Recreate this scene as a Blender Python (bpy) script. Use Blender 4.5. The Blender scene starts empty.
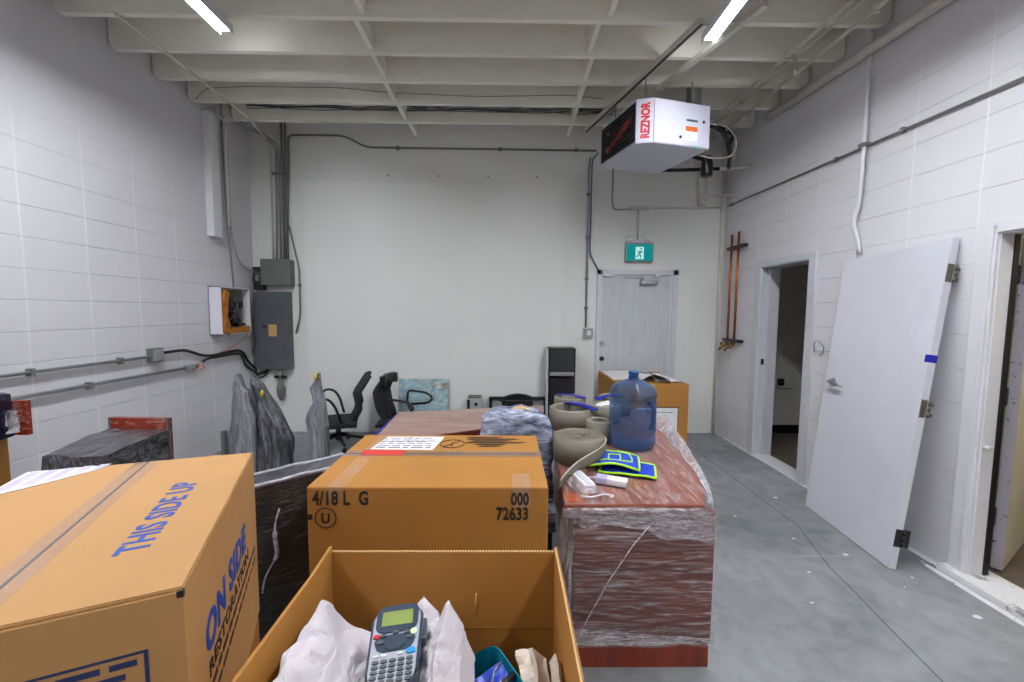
import bpy, bmesh, math, random
from mathutils import Vector, Matrix, noise
random.seed(7)
S = bpy.context.scene
C = S.collection
PI = math.pi

# ------------------------------------------------------------------ camera, world, exposure, lamps
FPX, YAW, PIT, ROL, CH = 406.4, -.0113, .0745, .0069, 1.5127     # focal length in pixels, angles, lens height

def ray(u, v):
    a, b = u - 512, v - 341
    c, s = math.cos(ROL), math.sin(ROL)
    U, W = (a*c + b*s)/FPX, (-a*s + b*c)/FPX
    c, s = math.cos(PIT), math.sin(PIT)
    yf, z = c - W*s, -s - W*c
    c, s = math.cos(YAW), math.sin(YAW)
    return Vector((U*c - yf*s, U*s + yf*c, z))

def at(u, v, **k):
    """world point where the line of sight meets a world plane x=, y= or z="""
    (ax, val), = k.items()
    i = 'xyz'.index(ax)
    d = ray(u, v)
    t = (val - (CH if i == 2 else 0))/d[i]
    return Vector((0, 0, CH)) + t*d

cam_d = bpy.data.cameras.new('camera')
cam = bpy.data.objects.new('camera', cam_d)
C.objects.link(cam)
cam_d.sensor_width = 36
cam_d.lens = FPX*36/1024
cam_d.clip_start = .02
_c = ray(512, 341)
_r = (ray(513, 341) - _c).normalized()
_u = (ray(512, 340) - _c).normalized()
_m = Matrix((_r, _u, -_c.normalized())).transposed().to_4x4()
_m.translation = (0, 0, CH)
cam.matrix_world = _m
S.camera = cam

w = bpy.data.worlds.new('world')
S.world = w
w.use_nodes = True
w.node_tree.nodes['Background'].inputs[0].default_value = (.8, .85, 1, 1)
w.node_tree.nodes['Background'].inputs[1].default_value = .25

S.view_settings.view_transform = 'Standard'
S.view_settings.look = 'None'
S.view_settings.gamma = 1
S.view_settings.use_curve_mapping = False
S.view_settings.exposure = -0.12
LAMP = 170.0        # strength of the two strip lights in view
LAMP_BACK = 85.0   # strength of the pair behind the camera
ROOM_LAMP = 30.0    # the corridor's lamp

# ------------------------------------------------------------------ room dimensions
XL, XR, YB, YF = -3.06, 2.62, 4.97, -3.2
ZJ, ZC = 3.48, 3.75           # underside of joists, underside of deck

# ------------------------------------------------------------------ materials
def lin(c):
    return tuple(((x/255)/12.92 if x/255 <= .04045 else (((x/255) + .055)/1.055)**2.4) for x in c) + (1,)

class NT:
    def __init__(s, name):
        s.m = bpy.data.materials.new(name)
        s.m.use_nodes = True
        s.t = s.m.node_tree
        s.t.nodes.clear()
        s.out = s.n('ShaderNodeOutputMaterial')
    def n(s, typ, **k):
        nd = s.t.nodes.new(typ)
        for a, b in k.items():
            if a == 'i':
                for kk, vv in b.items():
                    if isinstance(vv, bpy.types.NodeSocket): s.t.links.new(vv, nd.inputs[kk])
                    else: nd.inputs[kk].default_value = vv
            else: setattr(nd, a, b)
        return nd
    def math(s, op, a, b=0.0, c=0.0):
        return s.n('ShaderNodeMath', operation=op, i={0: a, 1: b, 2: c}).outputs[0]
    def mix(s, f, a, b):
        nd = s.n('ShaderNodeMix', data_type='RGBA')
        for k, v in ((0, f), (6, a), (7, b)):
            if isinstance(v, bpy.types.NodeSocket): s.t.links.new(v, nd.inputs[k])
            else: nd.inputs[k].default_value = v
        return nd.outputs[2]
    def ramp(s, f, stops):
        nd = s.n('ShaderNodeValToRGB', i={0: f})
        e = nd.color_ramp.elements
        while len(e) < len(stops): e.new(.5)
        for el, (p, c) in zip(e, stops):
            el.position = p
            el.color = c if not isinstance(c, (int, float)) else (c, c, c, 1)
        return nd.outputs[0]
    def coord(s, kind='Object', scale=(1, 1, 1), rot=(0, 0, 0)):
        tc = s.n('ShaderNodeTexCoord')
        mp = s.n('ShaderNodeMapping', i={0: tc.outputs[kind], 'Scale': scale, 'Rotation': rot})
        return mp.outputs[0]
    def noise(s, vec, scale, detail=4, rough=.5, dist=0):
        return s.n('ShaderNodeTexNoise', i={'Vector': vec, 'Scale': scale, 'Detail': detail, 'Roughness': rough, 'Distortion': dist}).outputs[0]
    def pbr(s, **k):
        p = s.n('ShaderNodeBsdfPrincipled', i=k)
        s.t.links.new(p.outputs[0], s.out.inputs[0])
        return p
    def bump(s, hgt, strength=.3, dist=.01):
        return s.n('ShaderNodeBump', i={'Height': hgt, 'Strength': strength, 'Distance': dist}).outputs[0]

def plain(name, col, rough=.5, metal=0, var=.06, bump=0.0, bscale=60, scale=(1, 1, 1), nscale=6, **k):
    """one colour with a little wear; col in sRGB 0-255"""
    t = NT(name)
    v = t.coord('Object', scale)
    base = lin(col)
    dark = tuple(x*(1 - var*2.2) for x in base[:3]) + (1,)
    f = t.noise(v, nscale, 5, .6)
    kw = {'Base Color': t.mix(t.ramp(f, [(.3, 0.0), (.7, 1.0)]), dark, base), 'Roughness': rough, 'Metallic': metal}
    if bump: kw['Normal'] = t.bump(t.noise(v, bscale, 3), bump, .004)
    kw.update(k)
    t.pbr(**kw)
    return t.m

def block_wall(name, axis, h0, z0, upper_fade, base=(214, 215, 214), strength=1.0, vj=True):
    """painted concrete blocks in stack bond: joints as grooves; axis 0/1 = horizontal world axis"""
    t = NT(name)
    geo = t.n('ShaderNodeNewGeometry')
    sep = t.n('ShaderNodeSeparateXYZ', i={0: geo.outputs['Position']})
    hz, z = sep.outputs[axis], sep.outputs[2]
    pos = geo.outputs['Position']
    wob = t.math('MULTIPLY', t.math('SUBTRACT', t.noise(pos, 2.0, 3), .5), .012)
    def joint(co, origin, period, wid):
        f = t.math('FRACT', t.math('DIVIDE', t.math('ADD', t.math('SUBTRACT', co, origin - 100*period), wob), period))
        d = t.math('MULTIPLY', t.math('MINIMUM', f, t.math('SUBTRACT', 1.0, f)), period)     # metres to the joint
        m = t.n('ShaderNodeMapRange', i={0: d, 1: 0.0, 2: wid, 3: 1.0, 4: 0.0})
        m.interpolation_type = 'SMOOTHSTEP'
        return m.outputs[0]
    jh = joint(z, z0, .2, .0045)
    jv = joint(hz, h0, .4, .011)
    fade = t.n('ShaderNodeMapRange', i={0: z, 1: upper_fade - .5, 2: upper_fade + .2, 3: 1.0, 4: .12}).outputs[0]
    wear = t.ramp(t.noise(pos, 1.1, 3), [(.35, .35), (.6, 1.0)])
    jh = t.math('MULTIPLY', t.math('MULTIPLY', jh, wear), fade)
    jv = t.math('MULTIPLY', t.math('MULTIPLY', jv, wear), fade)
    b = lin(base)
    soil = t.ramp(t.noise(pos, .9, 6, .6), [(.25, .90), (.7, 1.0)])
    col = t.n('ShaderNodeMix', data_type='RGBA', blend_type='MULTIPLY', i={0: 1.0, 6: b, 7: soil}).outputs[2]
    col = t.mix(t.math('MULTIPLY', jh, .36*strength), col, lin((120, 118, 122)))
    col = t.mix(t.math('MULTIPLY', jv, .75*strength), col, lin((240, 240, 242)))
    hgt = t.math('ADD', t.math('MULTIPLY', jh, -1.0), t.math('MULTIPLY', jv, .5))
    hgt = t.math('ADD', hgt, t.math('MULTIPLY', t.noise(pos, 90, 4), .22))
    t.pbr(**{'Base Color': col, 'Roughness': .55, 'Normal': t.bump(hgt, .7*strength, .006)})
    return t.m

M = {}
M['wall_left'] = block_wall('painted_block_left', 1, 2.63, .1585, 2.7, (218, 217, 221))
M['wall_right'] = block_wall('painted_block_right', 1, 2.28, .194, 3.2, (222, 221, 224))
M['wall_back'] = block_wall('painted_block_back', 0, .62, .17, 9, (226, 227, 223), .35)
M['wall_plain'] = plain('white_wall_paint', (228, 228, 226), .6, var=.03, bump=.1)
M['panel'] = plain('painted_wall_board', (229, 230, 226), .5, var=.03, nscale=1.2)
M['ceiling'] = plain('cream_ceiling_paint', (242, 240, 228), .7, var=.06, bump=.1, nscale=2)
M['cream'] = plain('cream_painted_pipe', (212, 209, 196), .5, var=.06)
M['white_paint'] = plain('white_gloss_paint', (222, 222, 226), .35, var=.03)
M['door_paint'] = plain('pale_lavender_door_paint', (212, 213, 222), .38, var=.05, nscale=2.5)
M['exit_door'] = plain('grey_white_door_paint', (196, 200, 204), .4, var=.08, scale=(3, 3, .4))
M['frame_paint'] = plain('frame_paint', (204, 206, 212), .4, var=.04)
M['galv'] = plain('galvanised_conduit', (158, 160, 160), .4, .35, var=.1)
M['galv_dark'] = plain('dull_grey_conduit', (126, 127, 124), .45, .25, var=.1)
M['panel_grey'] = plain('grey_enamel', (92, 96, 101), .45, .1, var=.08)
M['box_grey'] = plain('grey_green_enamel', (108, 110, 106), .45, .2, var=.06)
M['black'] = plain('black_plastic', (22, 22, 24), .4, var=.1)
M['black_gloss'] = plain('black_gloss', (12, 12, 14), .08, var=.05)
M['black_cable'] = plain('black_cable', (18, 18, 19), .45)
M['dark_mesh'] = plain('dark_mesh_fabric', (30, 31, 34), .8, bump=.4, bscale=400)
M['steel'] = plain('brushed_steel', (176, 178, 182), .28, 1)
M['chrome'] = plain('chrome', (200, 200, 205), .12, 1)
M['blue_tape'] = plain('blue_painters_tape', (8, 28, 168), .6)
M['red'] = plain('red_ink', (196, 22, 34), .5)
M['blue_ink'] = plain('blue_ink', (22, 74, 164), .6, var=.08, nscale=40)
M['navy_ink'] = plain('navy_ink', (34, 44, 92), .6)
M['black_ink'] = plain('black_ink', (36, 28, 22), .6)
M['paper'] = plain('white_paper', (228, 226, 228), .6, var=.03)
M['tissue'] = plain('white_packing_paper', (206, 200, 206), .7, var=.04)
M['paper_lilac'] = plain('lilac_printed_label', (196, 186, 224), .6, var=.1, nscale=14)
M['orange_wire'] = plain('orange_wire', (224, 96, 60), .5)
M['foam'] = plain('orange_board_insulation', (196, 122, 40), .8, var=.25, bump=.5, nscale=18)
M['copper'] = plain('copper_pipe', (190, 112, 66), .32, .9, var=.15)
M['brass'] = plain('tarnished_brass', (150, 110, 58), .4, .8, var=.3, nscale=30)
M['enamel_white'] = plain('white_enamel', (222, 222, 230), .3, var=.02)
M['yellow_tape'] = plain('yellow_tape', (214, 190, 40), .5)
M['cherry'] = plain('cherry_laminate', (158, 62, 30), .35, var=.15, scale=(1, 1, 8), nscale=4)
M['grey_rubber'] = plain('grey_vinyl', (112, 107, 94), .55, var=.06)
M['grey_rubber_light'] = plain('pale_grey_vinyl_edge', (142, 137, 122), .55, var=.06)
M['teal'] = plain('teal_plastic', (18, 122, 142), .35, var=.05)
M['blue_plastic'] = plain('blue_plastic', (20, 66, 190), .35, var=.2, nscale=30)
M['neon'] = plain('neon_green_trim', (176, 240, 20), .5)
M['royal'] = plain('royal_blue_fabric', (24, 60, 196), .7, bump=.3, bscale=200)
M['cream_door'] = plain('cream_door_paint', (226, 216, 190), .45, var=.05)
M['tan'] = plain('masking_tape', (206, 168, 108), .5, var=.06)
M['red_sticker'] = plain('red_sticker', (222, 60, 52), .5, var=.1, nscale=40)
M['olive'] = plain('olive_metal', (96, 92, 76), .5, .3)
M['baseboard'] = plain('black_cove_base', (18, 18, 18), .5)

def concrete():
    t = NT('sealed_grey_concrete')
    geo = t.n('ShaderNodeNewGeometry')
    p = geo.outputs['Position']
    a = t.noise(p, 1.3, 8, .62, .6)
    b = t.noise(p, 9, 6, .6, .3)
    c = t.noise(p, 55, 3, .6)
    col = t.ramp(a, [(.25, lin((104, 108, 110))), (.5, lin((134, 137, 140))), (.75, lin((156, 159, 162)))])
    col = t.mix(t.ramp(b, [(.45, 0.0), (.62, .25)]), col, lin((92, 95, 97)))
    chips = t.ramp(t.n('ShaderNodeTexNoise', i={'Vector': p, 'Scale': 3.7, 'Detail': 7, 'Roughness': .75}).outputs[0], [(.68, 0.0), (.72, .7)])
    col = t.mix(chips, col, lin((196, 198, 198)))
    scuff = t.ramp(t.noise(t.n('ShaderNodeMapping', i={0: p, 'Scale': (1, 6, 1), 'Rotation': (0, 0, .7)}).outputs[0], 1.6, 5, .7), [(.62, 0.0), (.7, .35)])
    col = t.mix(scuff, col, lin((168, 171, 173)))
    r = t.ramp(b, [(.3, .38), (.7, .58)])
    t.pbr(**{'Base Color': col, 'Roughness': r, 'Normal': t.bump(t.math('ADD', c, b), .12, .004)})
    return t.m
M['concrete'] = concrete()

def wood_floor():
    t = NT('grey_brown_plank_floor')
    v = t.n('ShaderNodeNewGeometry').outputs['Position']
    br = t.n('ShaderNodeTexBrick', i={'Vector': v, 'Scale': 1.0, 'Mortar Size': .002, 'Brick Width': 1.2, 'Row Height': .18,
             'Color1': lin((118, 104, 90)), 'Color2': lin((96, 84, 74)), 'Mortar': lin((40, 34, 30))})
    g = t.noise(t.n('ShaderNodeMapping', i={0: v, 'Scale': (2, 22, 1)}).outputs[0], 3, 5, .6)
    col = t.n('ShaderNodeMix', data_type='RGBA', blend_type='MULTIPLY', i={0: .8, 6: br.outputs[0], 7: t.ramp(g, [(.3, .55), (.7, 1.0)])}).outputs[2]
    t.pbr(**{'Base Color': col, 'Roughness': .4})
    return t.m
M['wood_floor'] = wood_floor()

def cardboard(name, col, var=.05):
    t = NT(name)
    v = t.coord('Object')
    b = lin(col)
    d = tuple(x*(1 - 2.5*var) for x in b[:3]) + (1,)
    f = t.noise(v, 3, 6, .6)
    g = t.noise(t.coord('Object', (1, 1, 60)), 5, 3, .6)
    col2 = t.mix(t.ramp(f, [(.3, 0.0), (.7, 1.0)]), d, b)
    t.pbr(**{'Base Color': col2, 'Roughness': .72, 'Normal': t.bump(g, .06, .003)})
    return t.m
M['card'] = cardboard('brown_cardboard', (174, 120, 50))
M['card_light'] = cardboard('pale_cardboard', (186, 140, 86))
M['card_dark'] = cardboard('deep_brown_cardboard', (158, 100, 34))

def corrug():
    t = NT('corrugated_cut_edge')
    g = t.n('ShaderNodeTexWave', i={'Vector': t.coord('Object'), 'Scale': 45, 'Distortion': .5})
    t.pbr(**{'Base Color': t.mix(g.outputs[0], lin((122, 84, 44)), lin((214, 170, 112))), 'Roughness': .8})
    return t.m
M['corrug'] = corrug()

def wrapped(name, base, streak, scale, amount=(.5, .75), rot=(0, 0, 0), rough=.22, peak=.85, bstr=.6):
    """surface under tight stretch film: base colour with pale stretched creases"""
    t = NT(name)
    v = t.coord('Object', scale, rot)
    n1 = t.noise(v, 3.0, 7, .68, .5)
    n2 = t.noise(t.coord('Object', tuple(x*.6 for x in scale), (rot[0] + .25, rot[1] + .2, rot[2] + .2)), 5, 6, .65, .8)
    f = t.ramp(t.math('MAXIMUM', n1, n2), [(amount[0], 0.0), (amount[1], peak)])
    b = lin(base)
    d = tuple(x*.6 for x in b[:3]) + (1,)
    bc = t.mix(t.noise(v, 1.3, 4), d, b)
    t.pbr(**{'Base Color': t.mix(f, bc, lin(streak)), 'Roughness': rough, 'Coat Weight': .4, 'Coat Roughness': .15,
             'Normal': t.bump(t.math('ADD', n1, n2), bstr, .012)})
    return t.m
M['wrap_black'] = wrapped('black_under_stretch_film', (22, 20, 20), (142, 138, 138), (3, 3, 42), (.54, .82), (0, .35, 0), .22, .6)
M['wrap_black_side'] = wrapped('black_top_under_stretch_film', (34, 33, 37), (150, 148, 156), (26, 2.5, 8), (.46, .8), (0, 0, .25), .25, .8)
M['wrap_grey'] = wrapped('grey_under_loose_film', (126, 126, 132), (190, 191, 198), (14, 14, .9), (.48, .75), (.06, .06, 0), .3, .8, .35)
M['wrap_dark'] = wrapped('dark_under_loose_film', (66, 66, 70), (172, 173, 180), (12, 12, 1.2), (.5, .8), (.25, .3, 0), .3, .8, .4)
M['wrap_blue'] = wrapped('blue_grey_bubble_film', (84, 94, 128), (206, 212, 232), (2.5, 2.5, 9), (.46, .68), (0, .3, 0), .25)
M['wrap_navy'] = wrapped('navy_under_film', (22, 28, 52), (150, 158, 190), (5, 5, 1.2), (.52, .74), (.4, 0, 0), .2)
M['wrap_cherry'] = wrapped('cherry_under_film', (150, 50, 28), (226, 190, 184), (4, 4, 8), (.56, .8), (0, .3, 0), .2)
M['wrap_lilac'] = wrapped('pale_film_folds', (150, 150, 164), (214, 212, 226), (3, 3, 20), (.45, .7), (0, 0, 0), .25)

def wood(name, a, b, c, scale, rough=.3, streak=None):
    t = NT(name)
    v = t.coord('Object', scale)
    n = t.noise(v, 2.2, 7, .62, .9)
    col = t.ramp(n, [(.25, lin(a)), (.5, lin(b)), (.78, lin(c))])
    if streak:
        s = t.noise(t.coord('Object', (streak[1], streak[2], streak[3])), 3.5, 6, .7, .4)
        col = t.mix(t.ramp(s, [(.5, 0.0), (.72, streak[4])]), col, lin(streak[0]))
    t.pbr(**{'Base Color': col, 'Roughness': rough, 'Coat Weight': .3, 'Coat Roughness': .12, 'Normal': t.bump(n, .1, .002)})
    return t.m
M['desk_side'] = wood('dark_cherry_desk_side', (70, 26, 16), (104, 46, 30), (134, 68, 48), (1.4, 1.4, 14), .35)
M['desk_base'] = wood('bare_cherry_desk_base', (106, 32, 12), (134, 46, 20), (150, 60, 30), (9, 9, 1), .35)
M['desk_top'] = wood('cherry_desk_top', (106, 54, 38), (134, 74, 54), (156, 96, 76), (6, 1.2, 1), .3)
M['table_top'] = wood('brown_table_top_under_film', (128, 92, 80), (146, 110, 96), (164, 130, 116), (1.2, 5, 1), .25)
M['table_edge'] = plain('dark_red_table_edge', (106, 34, 20), .4)

def film(name, scale, lo, hi, a0, a1, rot=(0, 0, 0), tint=(232, 228, 234), rough=.15):
    """clear stretch film: see-through with pale creases"""
    t = NT(name)
    v = t.coord('Object', scale, rot)
    n = t.noise(v, 3, 8, .7, .6)
    f = t.noise(t.coord('Object', tuple(x*.35 for x in scale), (rot[0] + .3, rot[1], rot[2] + .2)), 4, 6, .65, 1.0)
    al = t.ramp(t.math('MAXIMUM', n, f), [(lo, a0), (hi, a1)])
    t.pbr(**{'Base Color': lin(tint), 'Roughness': rough, 'Alpha': al, 'Normal': t.bump(n, .8, .01)})
    return t.m
M['film_h'] = film('stretch_film_on_desk_side', (2.6, 2.6, 38), .50, .74, .05, .8, (0, .10, 0), (214, 206, 210))
M['film_top'] = film('stretch_film_on_desk_top', (16, 2.6, 3), .5, .78, .03, .6)
M['film_rim'] = film('bunched_stretch_film', (7, 7, 40), .44, .66, .12, .9, (0, .12, 0))
M['film_loose'] = film('loose_stretch_film', (9, 9, 2), .42, .68, .12, .7, (.2, .3, 0))
M['film_clear'] = film('clear_film', (6, 6, 3), .5, .75, .15, .7)
M['tape_clear'] = film('clear_parcel_tape', (5, 5, 5), .45, .75, .05, .3)

def jug_mat():
    t = NT('translucent_blue_bottle')
    lw = t.n('ShaderNodeLayerWeight', i={0: .35})
    tr = t.n('ShaderNodeBsdfTransparent', i={0: lin((192, 206, 226))})
    df = t.n('ShaderNodeBsdfPrincipled', i={'Base Color': lin((80, 112, 158)), 'Roughness': .15})
    mx = t.n('ShaderNodeMixShader', i={0: t.math('ADD', t.math('MULTIPLY', lw.outputs[1], .55), .17), 1: tr.outputs[0], 2: df.outputs[0]})
    t.t.links.new(mx.outputs[0], t.out.inputs[0])
    return t.m
M['jug'] = jug_mat()
M['jug_cap'] = plain('blue_bottle_neck', (50, 106, 160), .3)

def painting():
    t = NT('blue_and_ochre_abstract_paint')
    v = t.coord('Object')
    n = t.noise(v, 5, 7, .7, 1.5)
    m = t.noise(v, 14, 5, .7, .8)
    col = t.ramp(n, [(.3, lin((116, 170, 204))), (.46, lin((160, 192, 204))), (.56, lin((134, 160, 160))), (.64, lin((150, 120, 70))), (.72, lin((84, 74, 54)))])
    col = t.mix(t.ramp(m, [(.5, 0.0), (.62, .8)]), col, lin((204, 216, 216)))
    t.pbr(**{'Base Color': col, 'Roughness': .6})
    return t.m
M['painting'] = painting()

def emit(name, col, strength):
    t = NT(name)
    e = t.n('ShaderNodeEmission', i={0: col, 1: strength})
    t.t.links.new(e.outputs[0], t.out.inputs[0])
    return t.m
M['lamp'] = emit('strip_light_diffuser', (.93, .95, 1, 1), LAMP)
M['lamp_back'] = emit('rear_strip_light_diffuser', (.95, .96, 1, 1), LAMP_BACK)
M['lamp_room'] = emit('corridor_light_diffuser', (1, .93, .8, 1), ROOM_LAMP)
M['sign_green'] = emit('lit_green_sign', lin((24, 150, 150)), .85)
M['sign_white'] = emit('lit_white_figure', lin((190, 240, 236)), 1.0)
M['led_green'] = emit('green_indicator', lin((40, 240, 130)), 1.5)
M['lcd'] = plain('green_grey_lcd', (138, 152, 86), .25, var=.02)

def peeling():
    t = NT('grey_paint_chipped_to_black')
    v = t.coord('Object')
    f = t.ramp(t.noise(v, 26, 5, .7), [(.60, 0.0), (.63, 1.0)])
    t.pbr(**{'Base Color': t.mix(f, lin((176, 172, 182)), lin((40, 32, 30))), 'Roughness': .5})
    return t.m
M['peeling'] = peeling()
def rough_sill():
    t = NT('chipped_white_sill_paint')
    v = t.coord('Object')
    f = t.ramp(t.noise(v, 9, 7, .75), [(.56, 0.0), (.62, .75)])
    t.pbr(**{'Base Color': t.mix(f, lin((216, 216, 218)), lin((104, 100, 98))), 'Roughness': .6, 'Normal': t.bump(f, .3, .004)})
    return t.m
M['sill'] = rough_sill()

# ------------------------------------------------------------------ object helpers
WM = {}          # world matrices of things and parts

class MB:
    """collects shapes; build() links them as ONE mesh object"""
    def __init__(s): s.bm = bmesh.new()
    def _add(s, vs, fs, smooth=False):
        bv = [s.bm.verts.new(v) for v in vs]
        for f in fs:
            try:
                fc = s.bm.faces.new([bv[i] for i in f]); fc.smooth = smooth
            except ValueError: pass
        return bv
    def box(s, a, b, bev=0.0, mat=None):
        tmp = bmesh.new()
        bmesh.ops.create_cube(tmp, size=1)
        a, b = Vector(a), Vector(b)
        for v in tmp.verts:
            v.co = Vector([(a[i] + b[i])/2 + v.co[i]*abs(b[i] - a[i]) for i in range(3)])
        if bev: bmesh.ops.bevel(tmp, geom=tmp.edges[:], offset=bev, segments=2, affect='EDGES', profile=.6)
        s.merge(tmp, mat)
        return s
    def merge(s, tmp, mat=None):
        if mat is not None: tmp.transform(mat)
        mp = {}
        for v in tmp.verts: mp[v] = s.bm.verts.new(v.co)
        for f in tmp.faces:
            try:
                n = s.bm.faces.new([mp[v] for v in f.verts]); n.smooth = f.smooth
            except ValueError: pass
        tmp.free()
    def tube(s, pts, r, n=10, caps=True):
        pts = [Vector(p) for p in pts]
        rs = r if isinstance(r, (list, tuple)) else [r]*len(pts)
        rings, up = [], None
        for i, p in enumerate(pts):
            d = (pts[min(i + 1, len(pts) - 1)] - pts[max(i - 1, 0)]).normalized()
            if up is None:
                up = d.orthogonal().normalized()
            up = (up - d*up.dot(d)).normalized()
            sd = d.cross(up)
            rings.append([s.bm.verts.new(p + (up*math.cos(2*PI*k/n) + sd*math.sin(2*PI*k/n))*rs[i]) for k in range(n)])
        for a, b in zip(rings, rings[1:]):
            for k in range(n):
                f = s.bm.faces.new((a[k], a[(k + 1) % n], b[(k + 1) % n], b[k])); f.smooth = True
        if caps:
            s.bm.faces.new(rings[0][::-1]); s.bm.faces.new(rings[-1])
        return s
    def lathe(s, prof, n=32, center=(0, 0, 0), closed=False):
        c = Vector(center)
        rings = []
        for r, z in prof:
            rings.append([s.bm.verts.new(c + Vector((max(r, 1e-4)*math.cos(2*PI*k/n), max(r, 1e-4)*math.sin(2*PI*k/n), z))) for k in range(n)])
        for a, b in zip(rings, rings[1:]):
            for k in range(n):
                f = s.bm.faces.new((a[k], a[(k + 1) % n], b[(k + 1) % n], b[k])); f.smooth = True
        return s
    def prism(s, poly, off, mat=None):
        """poly: list of 3-D points in one plane, off: extrusion vector"""
        off = Vector(off)
        n = len(poly)
        vs = [Vector(p) for p in poly] + [Vector(p) + off for p in poly]
        if mat is not None: vs = [mat @ v for v in vs]
        fs = [list(range(n))[::-1], list(range(n, 2*n))] + [[i, (i + 1) % n, n + (i + 1) % n, n + i] for i in range(n)]
        s._add(vs, fs)
        return s
    def grid(s, P, nu, nv, fn=None, smooth=True):
        """P(u,v)->point, u,v in 0..1"""
        vs = [[s.bm.verts.new(P(i/nu, j/nv)) for j in range(nv + 1)] for i in range(nu + 1)]
        for i in range(nu):
            for j in range(nv):
                f = s.bm.faces.new((vs[i][j], vs[i + 1][j], vs[i + 1][j + 1], vs[i][j + 1])); f.smooth = smooth
        return s
    def build(s, name, mat, parent=None, world=False, solid=0):
        bmesh.ops.recalc_face_normals(s.bm, faces=s.bm.faces[:])
        if parent is not None and world:
            s.bm.transform(WM[parent].inverted())
        off = None
        if parent is None:                       # give a single-mesh thing its origin at its base
            co = [v.co for v in s.bm.verts]
            lo = Vector([min(c[i] for c in co) for i in range(3)]); hi = Vector([max(c[i] for c in co) for i in range(3)])
            off = Vector(((lo.x + hi.x)/2, (lo.y + hi.y)/2, lo.z))
            s.bm.transform(Matrix.Translation(-off))
        me = bpy.data.meshes.new(name)
        s.bm.to_mesh(me); s.bm.free()
        me.materials.append(mat)
        o = bpy.data.objects.new(name, me)
        C.objects.link(o)
        if parent is not None:
            o.parent = parent
            WM[o] = WM[parent].copy()
        else:
            o.location = off
            WM[o] = Matrix.Translation(off)
        if solid:
            md = o.modifiers.new('thickness', 'SOLIDIFY'); md.thickness = solid; md.offset = 0
        return o

def thing(name, label, cat, loc=(0, 0, 0), rotz=0, group=None):
    o = bpy.data.objects.new(name, None)
    C.objects.link(o)
    o.empty_display_size = .1
    o.location = loc; o.rotation_euler = (0, 0, rotz)
    WM[o] = Matrix.Translation(Vector(loc)) @ Matrix.Rotation(rotz, 4, 'Z')
    o['label'] = label; o['category'] = cat
    if group: o['group'] = group
    return o
def tag(o, label, cat, group=None):
    o['label'] = label; o['category'] = cat
    if group: o['group'] = group
    return o
def struct(o):
    o['kind'] = 'structure'
    return o
def plabel(o, label):
    o['label'] = label
    return o

def frame_mat(o, xd, yd):
    xd = Vector(xd).normalized(); yd = Vector(yd).normalized()
    zd = xd.cross(yd).normalized(); yd = zd.cross(xd)
    m = Matrix((xd, yd, zd)).transposed().to_4x4(); m.translation = Vector(o)
    return m

def text(name, body, size, m, mat, parent, bold=0.0, sx=1.0, shear=0, extrude=.0006, align='LEFT', spacing=1.0):
    cu = bpy.data.curves.new('lettering', 'FONT')
    cu.body = body; cu.size = size; cu.offset = bold; cu.extrude = extrude; cu.shear = shear
    cu.align_x = align; cu.space_character = spacing; cu.resolution_u = 3
    to = bpy.data.objects.new('lettering', cu)
    C.objects.link(to)
    bpy.context.view_layer.update()
    me = bpy.data.meshes.new_from_object(to.evaluated_get(bpy.context.evaluated_depsgraph_get()))
    C.objects.unlink(to); bpy.data.objects.remove(to); bpy.data.curves.remove(cu)
    me.transform(WM[parent].inverted() @ m @ Matrix.Diagonal((sx, 1, 1, 1)))
    me.materials.clear(); me.materials.append(mat)
    me.name = name
    o = bpy.data.objects.new(name, me)
    C.objects.link(o); o.parent = parent; WM[o] = WM[parent].copy()
    return o

def smooth(pts, r=.06, k=5):
    """round the corners of a polyline"""
    pts = [Vector(p) for p in pts]
    out = [pts[0]]
    for a, b, c in zip(pts, pts[1:], pts[2:]):
        ra = min(r, (a - b).length*.48); rc = min(r, (c - b).length*.48)
        p, q = b + (a - b).normalized()*ra, b + (c - b).normalized()*rc
        for i in range(k + 1):
            t = i/k
            out.append(p*(1 - t)**2 + b*2*t*(1 - t) + q*t*t)
    out.append(pts[-1])
    return out

def crumple(bm, amp, scale, seed=0, along=None):
    for v in bm.verts:
        n = noise.noise_vector(v.co*scale + Vector((seed, seed*2, 0)))
        v.co += (n*amp if along is None else Vector(along)*n.x*amp)

def subdiv_box(a, b, cuts):
    """box whose faces are cut in a grid, for wrinkling"""
    bm = bmesh.new()
    bmesh.ops.create_cube(bm, size=1)
    a, b = Vector(a), Vector(b)
    for v in bm.verts:
        v.co = Vector([(a[i] + b[i])/2 + v.co[i]*abs(b[i] - a[i]) for i in range(3)])
    bmesh.ops.subdivide_edges(bm, edges=bm.edges[:], cuts=cuts, use_grid_fill=True)
    return bm

# ================================================================== THE SETTING
T = .2
struct(MB().box((XL - T, YF - T, -.15), (XR + .16, YB + T, 0)).build('floor', M['concrete']))
struct(MB().box((XL - T, YF - T, 0), (XL, YB + T, ZC)).build('wall_left', M['wall_left']))
struct(MB().box((XL, YB, 0), (XR, YB + T, ZC)).build('wall_back', M['wall_back']))
struct(MB().box((XL, YF - T, 0), (XR, YF, ZC)).build('wall_front', plain('front_wall_paint', (214, 214, 210), .7)))
WX = XR + .16                                    # far side of the right wall
O1 = (3.515, 4.20, 1.985)                         # small doorway y0, y1, top
O2 = (1.16, 2.18, 1.955)                         # large doorway
b = MB()
b.box((XR, YF - T, 0), (WX, O2[0], ZC))
b.box((XR, O2[0], O2[2]), (WX, O2[1], ZC))
b.box((XR, O2[1], 0), (XR + .065, 3.1, ZC))
b.box((XR, 3.1, 0), (WX, O1[0], ZC))
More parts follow.
